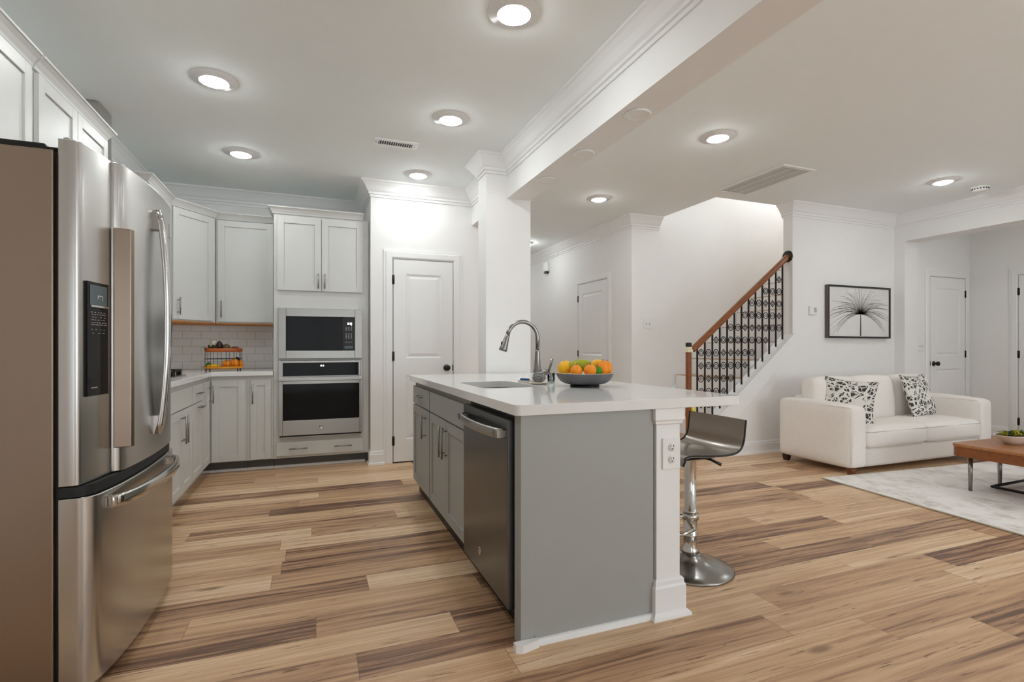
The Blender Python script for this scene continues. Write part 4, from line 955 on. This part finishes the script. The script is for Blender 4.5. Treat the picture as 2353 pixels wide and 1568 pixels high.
m = MB(O); m.box(3.548, 3.612, 4.228, 4.292, 1.0855, 1.115); m.box(3.555, 3.605, 4.235, 4.285, 1.115, 1.14); m.build('newel_collar', CREAM, n_, 0.004)
m = MB(O); m.prism([(-0.024, -0.024), (0.024, -0.024), (0.024, 0.024), (-0.024, 0.024)], 1.1405, 1.185, 'z', Matrix.Translation((3.58, 4.26, 0))); m.build('newel_cap', BLACK, n_, 0.01)
random.seed(4)
step = (4.872 - 3.69) / 12
for i in range(13):
    bx = 3.69 + step * i
    z0, z1 = kn(bx) + 0.026, rl(bx) - 0.03
    m = MB(O); m.box(bx - 0.0065, bx + 0.0065, 4.2535, 4.2665, z0, z1); b_ = m.build('baluster', IRON, t)
    if 0 < i:
        cx = bx - step / 2; lo = max(z0 + 0.10, kn(cx) + 0.09); hi = rl(cx) - 0.10; k_ = 0
        zz = math.ceil(lo / 0.135) * 0.135
        while zz < hi:
            m = MB(O); R_ = 0.034
            typ = (i + k_) % 3
            dia = lambda R: [(math.copysign(1, c0) * R * (1 - f) if False else R * (c0 * (1 - f) + c1 * f), R * (d0 * (1 - f) + d1 * f)) for (c0, d0), (c1, d1) in zip(((1, 0), (0, 1), (-1, 0), (0, -1)), ((0, 1), (-1, 0), (0, -1), (1, 0))) for f in (0, 0.05, 0.5, 0.95)]
            rg = lambda R, n: [(R * math.cos(2 * PI * q / n), R * math.sin(2 * PI * q / n)) for q in range(n)]
            P_ = dia(R_) if typ == 1 else rg(R_, 16)
            loop = lambda pts, w0: m.tube([(cx + a * 0.95, 4.26, zz + b) for a, b in pts], w0, 6, closed=True)
            loop(P_, 0.0045)
            if typ == 0: loop(rg(0.013, 12), 0.003)
            if typ == 1: loop(dia(0.015), 0.003)
            if typ == 2: loop(dia(0.022), 0.003)
            m.tube([(cx + R_ * 0.9, 4.26, zz), (bx - 0.005, 4.26, zz)], 0.003, 6); m.tube([(cx - R_ * 0.9, 4.26, zz), (bx - step + 0.005, 4.26, zz)], 0.003, 6)
            m.build('scroll_ornament', IRON, b_); zz += 0.135; k_ += 1

# ---------------------------------------------------------------- sofa
O = (5.42, 3.5, 0)
t = thing('sofa', 'cream linen two-seat sofa against the living room wall', 'sofa', O)
X0, X1, Y0, Y1 = 4.40, 6.45, 3.12, 3.90
m = MB(O); m.rbox(((X0 + X1) / 2, (Y0 + Y1) / 2 + 0.01, 0.145), X1 - X0 - 0.36, Y1 - Y0 - 0.04, 0.17, 0.015, n=4); m.build('base', SOFA, t)
m = MB(O); m.rbox(((X0 + X1) / 2, Y1 - 0.08, 0.36), X1 - X0 - 0.37, 0.16, 0.60, 0.05, n=6); m.build('back_frame', SOFA, t)
for xa in (X0, X1 - 0.19):
    m = MB(O)
    def armf(q, p):
        # gently sloping top, front rounded
        q.z -= 0.02 * max(0, p[2]) * max(0, -p[1]); return q
    m.rbox((xa + 0.095, (Y0 + Y1) / 2, 0.345), 0.19, Y1 - Y0, 0.57, 0.045, (0.006, 0.006, 0.006), n=8, f=armf); a_ = m.build('arm', SOFA, t)
    m = MB(O); e_ = 0.092
    m.tube([(xa + 0.095 + sx * 0.086, Y0 + 0.022, z) for sx, z in ((-1, 0.10), (-1, 0.57))], 0.003, 6)
    m.tube([(xa + 0.095 - 0.089, Y0 + 0.03 + k * 0.09, 0.60) for k in range(8)], 0.003, 6); m.build('piping', SOFA, a_)
SW = (X1 - X0 - 0.38) / 2
for i in range(2):
    cx = X0 + 0.19 + SW * (i + 0.5)
    m = MB(O); m.rbox((cx, Y0 + 0.27, 0.322), SW - 0.006, 0.56, 0.18, 0.05, (0.0, 0.015, 0.03), n=10); s_ = m.build('seat_cushion', SOFA, t)
    m = MB(O); m.tube([(p[0], p[1], 0.378) for p in rrect(cx - SW / 2 + 0.006, cx + SW / 2 - 0.006, Y0 - 0.012, Y0 + 0.548, 0.05, 4)], 0.0035, 6, closed=True); m.build('piping', mat('piping_grey', (190, 186, 178), 0.9) if i == 0 else bpy.data.materials['piping_grey'], s_)
BW = (X1 - X0 - 0.34) / 3
for i in range(3):
    cx = X0 + 0.17 + BW * (i + 0.5)
    m = MB(O); m.rbox((cx, Y1 - 0.215, 0.60), BW + 0.01, 0.20, 0.46, 0.06, (0.004, 0.045, 0.02), n=10, M=Matrix.Rotation(-0.10, 4, 'X')); m.build('back_cushion', SOFA, t)
for (lx, ly, M_) in ((X0 + 0.06, Y0 + 0.06, RDWOOD), (X1 - 0.06, Y0 + 0.06, RDWOOD), (X0 + 0.05, Y1 - 0.06, DKWOOD), (X1 - 0.06, Y1 - 0.06, DKWOOD)):
    m = MB(O); m.rings([[(lx - a, ly - a, z), (lx + a, ly - a, z), (lx + a, ly + a, z), (lx - a, ly + a, z)] for a, z in ((0.021, 0.0005), (0.03, 0.0605))], smooth=False); l_ = m.build('leg', M_, t)
def throw_pillow(label, loc, rx, rz, s=0.42, tilt=0.0):
    m = MB(); n = 16; th = 0.11
    def P(u, v, sg):
        b = (1 - abs(u) ** 2.4) * (1 - abs(v) ** 2.4); k = 1 - 0.10 * ((1 - u * u) * abs(v) ** 3 + (1 - v * v) * abs(u) ** 3)
        return (u * s / 2 * k, sg * th / 2 * max(b, 0) ** 0.55, v * s / 2 * k)
    vs = {}
    def gv(i, j, sg):
        if i in (0, n) or j in (0, n): sg = 0
        k = (i, j, sg)
        if k not in vs: vs[k] = m.v(P(-1 + 2 * i / n, -1 + 2 * j / n, sg))
        return vs[k]
    m.sm = True
    for i in range(n):
        for j in range(n):
            for sg in (-1, 1): m._f([gv(i, j, sg), gv(i + 1, j, sg), gv(i + 1, j + 1, sg), gv(i, j + 1, sg)])
    o = m.build('throw_pillow', LOOPS, loc=loc); o.rotation_euler = (rx, tilt, rz)
    return tag(o, label, 'pillow', 'loop print throw pillows')
throw_pillow('black and white loop print pillow leaning on the left sofa arm', (4.76, 3.42, 0.625), -0.3, -1.0, 0.44, 0.1)
throw_pillow('black and white loop print pillow upright at the sofa right end', (5.86, 3.46, 0.635), -0.3, 0.08, 0.46)

# ---------------------------------------------------------------- wall items
O = (5.985, 4.2, 1.545)
t = thing('framed_picture', 'framed grey print of a radiating seed head on the sofa wall', 'picture', O)
m = MB(O); x0, x1, z0, z1 = 5.455, 6.515, 1.245, 1.855
for a, b, c, d in ((x0, x0 + 0.02, z0, z1), (x1 - 0.02, x1, z0, z1), (x0 + 0.02, x1 - 0.02, z0, z0 + 0.02), (x0 + 0.02, x1 - 0.02, z1 - 0.02, z1)): m.box(a, b, 4.155, 4.198, c, d)
f_ = m.build('frame', FRAME, t)
MB(O).box(x0 - 0.001, x0, 4.1545, 4.1985, z0, z1).build('frame_side', FRAMES, f_)
m = MB(O); m.box(x0 + 0.0205, x1 - 0.0205, 4.165, 4.197, z0 + 0.0205, z1 - 0.0205); m.mi = 1; random.seed(21)
cx, cz = 6.0, 1.53; yy = 4.1645
def ribbon(pts, w0, w1):
    for i in range(len(pts) - 1):
        a, b = Vector(pts[i]), Vector(pts[i + 1]); d = (b - a).normalized(); n2 = Vector((-d.z, 0, d.x)); wa = w0 + (w1 - w0) * i / len(pts); wb = w0 + (w1 - w0) * (i + 1) / len(pts)
        m._f([m.v(a - n2 * wa), m.v(b - n2 * wb), m.v(b + n2 * wb), m.v(a + n2 * wa)])
for k in range(74):
    a = PI * (-0.18 + 1.36 * (k + random.uniform(-0.4, 0.4)) / 73); L_ = random.uniform(0.38, 0.58)
    ex, ez = math.cos(a) * L_, math.sin(a) * L_ * 0.62
    curl = random.uniform(-0.05, 0.03) - 0.05 * abs(math.cos(a)); pts = []
    for s in range(9):
        q = s / 8; pts.append((max(x0 + 0.03, min(x1 - 0.03, cx + ex * q)), yy, max(z0 + 0.03, min(z1 - 0.03, cz + ez * q + curl * (q * q) * 1.2 + 0.035 * math.sin(PI * q)))))
    ribbon(pts, 0.0021, 0.0009)
ribbon([(cx, yy, cz + 0.02), (cx + 0.002, yy, 1.42), (cx, yy, 1.27)], 0.006, 0.014)
m.build('print', [CANVAS, INK], t)
t = thing('thermostat', 'small white thermostat on the wall left of the picture', 'thermostat', (5.255, 4.2, 1.555))
MB().box(-0.058, 0.058, -0.022, -0.0015, -0.045, 0.045).build('case', PLATE, t, 0.004)
m = MB(); m.box(0.0, 0.045, -0.024, -0.0225, -0.025, 0.032); m.build('display', GREYV, t)
m = MB(); [m.box(0.006 + 0.012 * i, 0.014 + 0.012 * i, -0.0252, -0.0242, z, z + 0.008) for i in range(3) for z in (-0.015, 0.001, 0.016)]; m.build('display_marks', GREYP, t)
def switch_plate(name, label, x, y, z, rz, w_, gang):
    t = thing(name, label, 'light switch', (x, y, z), rz)
    MB().box(-w_ / 2, w_ / 2, -0.007, -0.001, -0.06, 0.06).build('plate', PLATE, t, 0.002)
    for i in range(gang):
        c = (i - (gang - 1) / 2) * 0.046; m = MB(); m.box(c - 0.005, c + 0.005, -0.018, -0.0072, -0.004, 0.014); m.build('toggle', PLATE, t, 0.001)
        m = MB(); m.box(c - 0.007, c + 0.007, -0.0078, -0.0072, -0.014, -0.006); m.build('toggle_slot', SLOT, t)
switch_plate('switch_plate', 'white double switch plate on the stairwell wall', 3.83, 5.3, 1.435, 0, 0.12, 2)
switch_plate('switch_plate', 'white switch plate on the foyer wall beside the door', 7.148, 4.2, 1.155, 0, 0.115, 2)
t = thing('motion_sensor', 'white motion sensor high on the hallway wall', 'motion sensor', (3.6, 7.7, 2.45), -PI / 2)
MB().rbox((0, -0.032, 0.02), 0.12, 0.06, 0.16, 0.015, n=6).build('case', PLATE, t)
m = MB(); m.rbox((0, -0.03, -0.078), 0.10, 0.05, 0.028, 0.008, n=4); m.build('sensor_window', BLACK, t)

# ---------------------------------------------------------------- rug, coffee table
O = (5.4, 1.9, 0)
t = thing('area_rug', 'pale grey faded lattice rug under the coffee table', 'rug', O, 0.0)
c_ = [(4.09, 3.17), (3.965, 1.74), (3.87, 0.7), (6.5, 0.55), (6.58, 3.0)]
m = MB(O); n_ = len(c_); m.prism(c_, 0.0005, 0.012); m.build('pile', RUG, t)
m = MB(O); m.tube([(p[0], p[1], 0.0072) for p in c_], 0.0062, 6, closed=True); m.build('bound_edge', RUGE, t)
TZ = 0.0125
O = (5.2, 1.9, TZ)
t = thing('coffee_table', 'walnut coffee table with thin metal legs on the rug', 'coffee table', O)
TX0, TX1, TY0, TY1 = 4.66, 5.75, 1.25, 2.53; TT = 0.385
m = MB(O); m.prism(rrect(TX0, TX1, TY0, TY1, 0.05, 6), TT - 0.022, TT); m.build('table_top', TABLEW, t, 0.004)
m = MB(O); m.prism(rrect(TX0 + 0.006, TX1 - 0.006, TY0 + 0.006, TY1 - 0.006, 0.045, 6), TT - 0.095, TT - 0.0225); m.build('apron', OAK, t)
m = MB(O); m.box(TX0 + 0.001, TX0 + 0.005, 1.9, 2.06, TT - 0.056, TT - 0.050); m.build('drawer_pull', CREAM, t)
for lx, ly in ((4.79, 2.46), (4.79, 1.33), (5.18, 2.46), (5.18, 1.33), (5.62, 2.46), (5.62, 1.33)):
    if lx == 5.18 and ly < 2: continue
    m = MB(O); m.tube([(lx, ly, TZ + 0.0005), (lx, ly, TT - 0.0955)], [0.012, 0.017], 12); m.build('leg', NICKEL, t)
m = MB(O)
for a, b in (((4.95, 2.40), (5.58, 2.42)), ((4.95, 2.40), (4.95, 1.36)), ((4.95, 1.36), (5.58, 1.36)), ((5.58, 2.42), (5.58, 1.36))):
    m.tube([(a[0], a[1], 0.045), (b[0], b[1], 0.045)], 0.011, 8)
m.build('base_frame', IRON, t)
PX_, PY_ = 5.06, 2.32
t = thing('planter_bowl', 'beige oval bowl of green succulents on the coffee table', 'planter', (PX_, PY_, TT + 0.0005))
m = MB(); m.lathe([(0.001, 0), (0.06, 0), (0.10, 0.03), (0.138, 0.066), (0.142, 0.072), (0.136, 0.072), (0.095, 0.04), (0.001, 0.03)], 36, cap=False, sy=0.75); m.build('bowl', CERAM, t)
random.seed(9)
m = MB(); m.lathe([(0.001, 0.031), (0.11, 0.055), (0.128, 0.069), (0.06, 0.075), (0.001, 0.078)], 28, cap=False, sy=0.72); m.build('soil', DKWOOD, t)
for k, (dx, dy, M_, r_) in enumerate(((-0.07, 0.0, LEAF, 0.05), (-0.02, -0.04, LEAFY, 0.055), (0.05, 0.01, LEAF, 0.05), (0.09, -0.01, LEAF, 0.045), (-0.09, 0.02, LEAFY, 0.04), (0.0, 0.04, LEAF, 0.055), (0.03, -0.045, LEAF, 0.045))):
    m = MB(); leaves(m, (dx, dy, 0.073), 26, 0.016, r_, 0.010, 1.0); m.build('succulent', M_, t)
m = MB(); m.plate(rrect(5.30, 5.62, 2.14, 2.42, 0.03, 4), rrect(5.315, 5.605, 2.155, 2.405, 0.02, 4), TT + 0.0075, TT + 0.035); m.prism(rrect(5.30, 5.62, 2.14, 2.42, 0.03, 4), TT + 0.0006, TT + 0.007)
tag(m.build('serving_tray', BOOK), 'brown tray at the right end of the coffee table', 'tray')
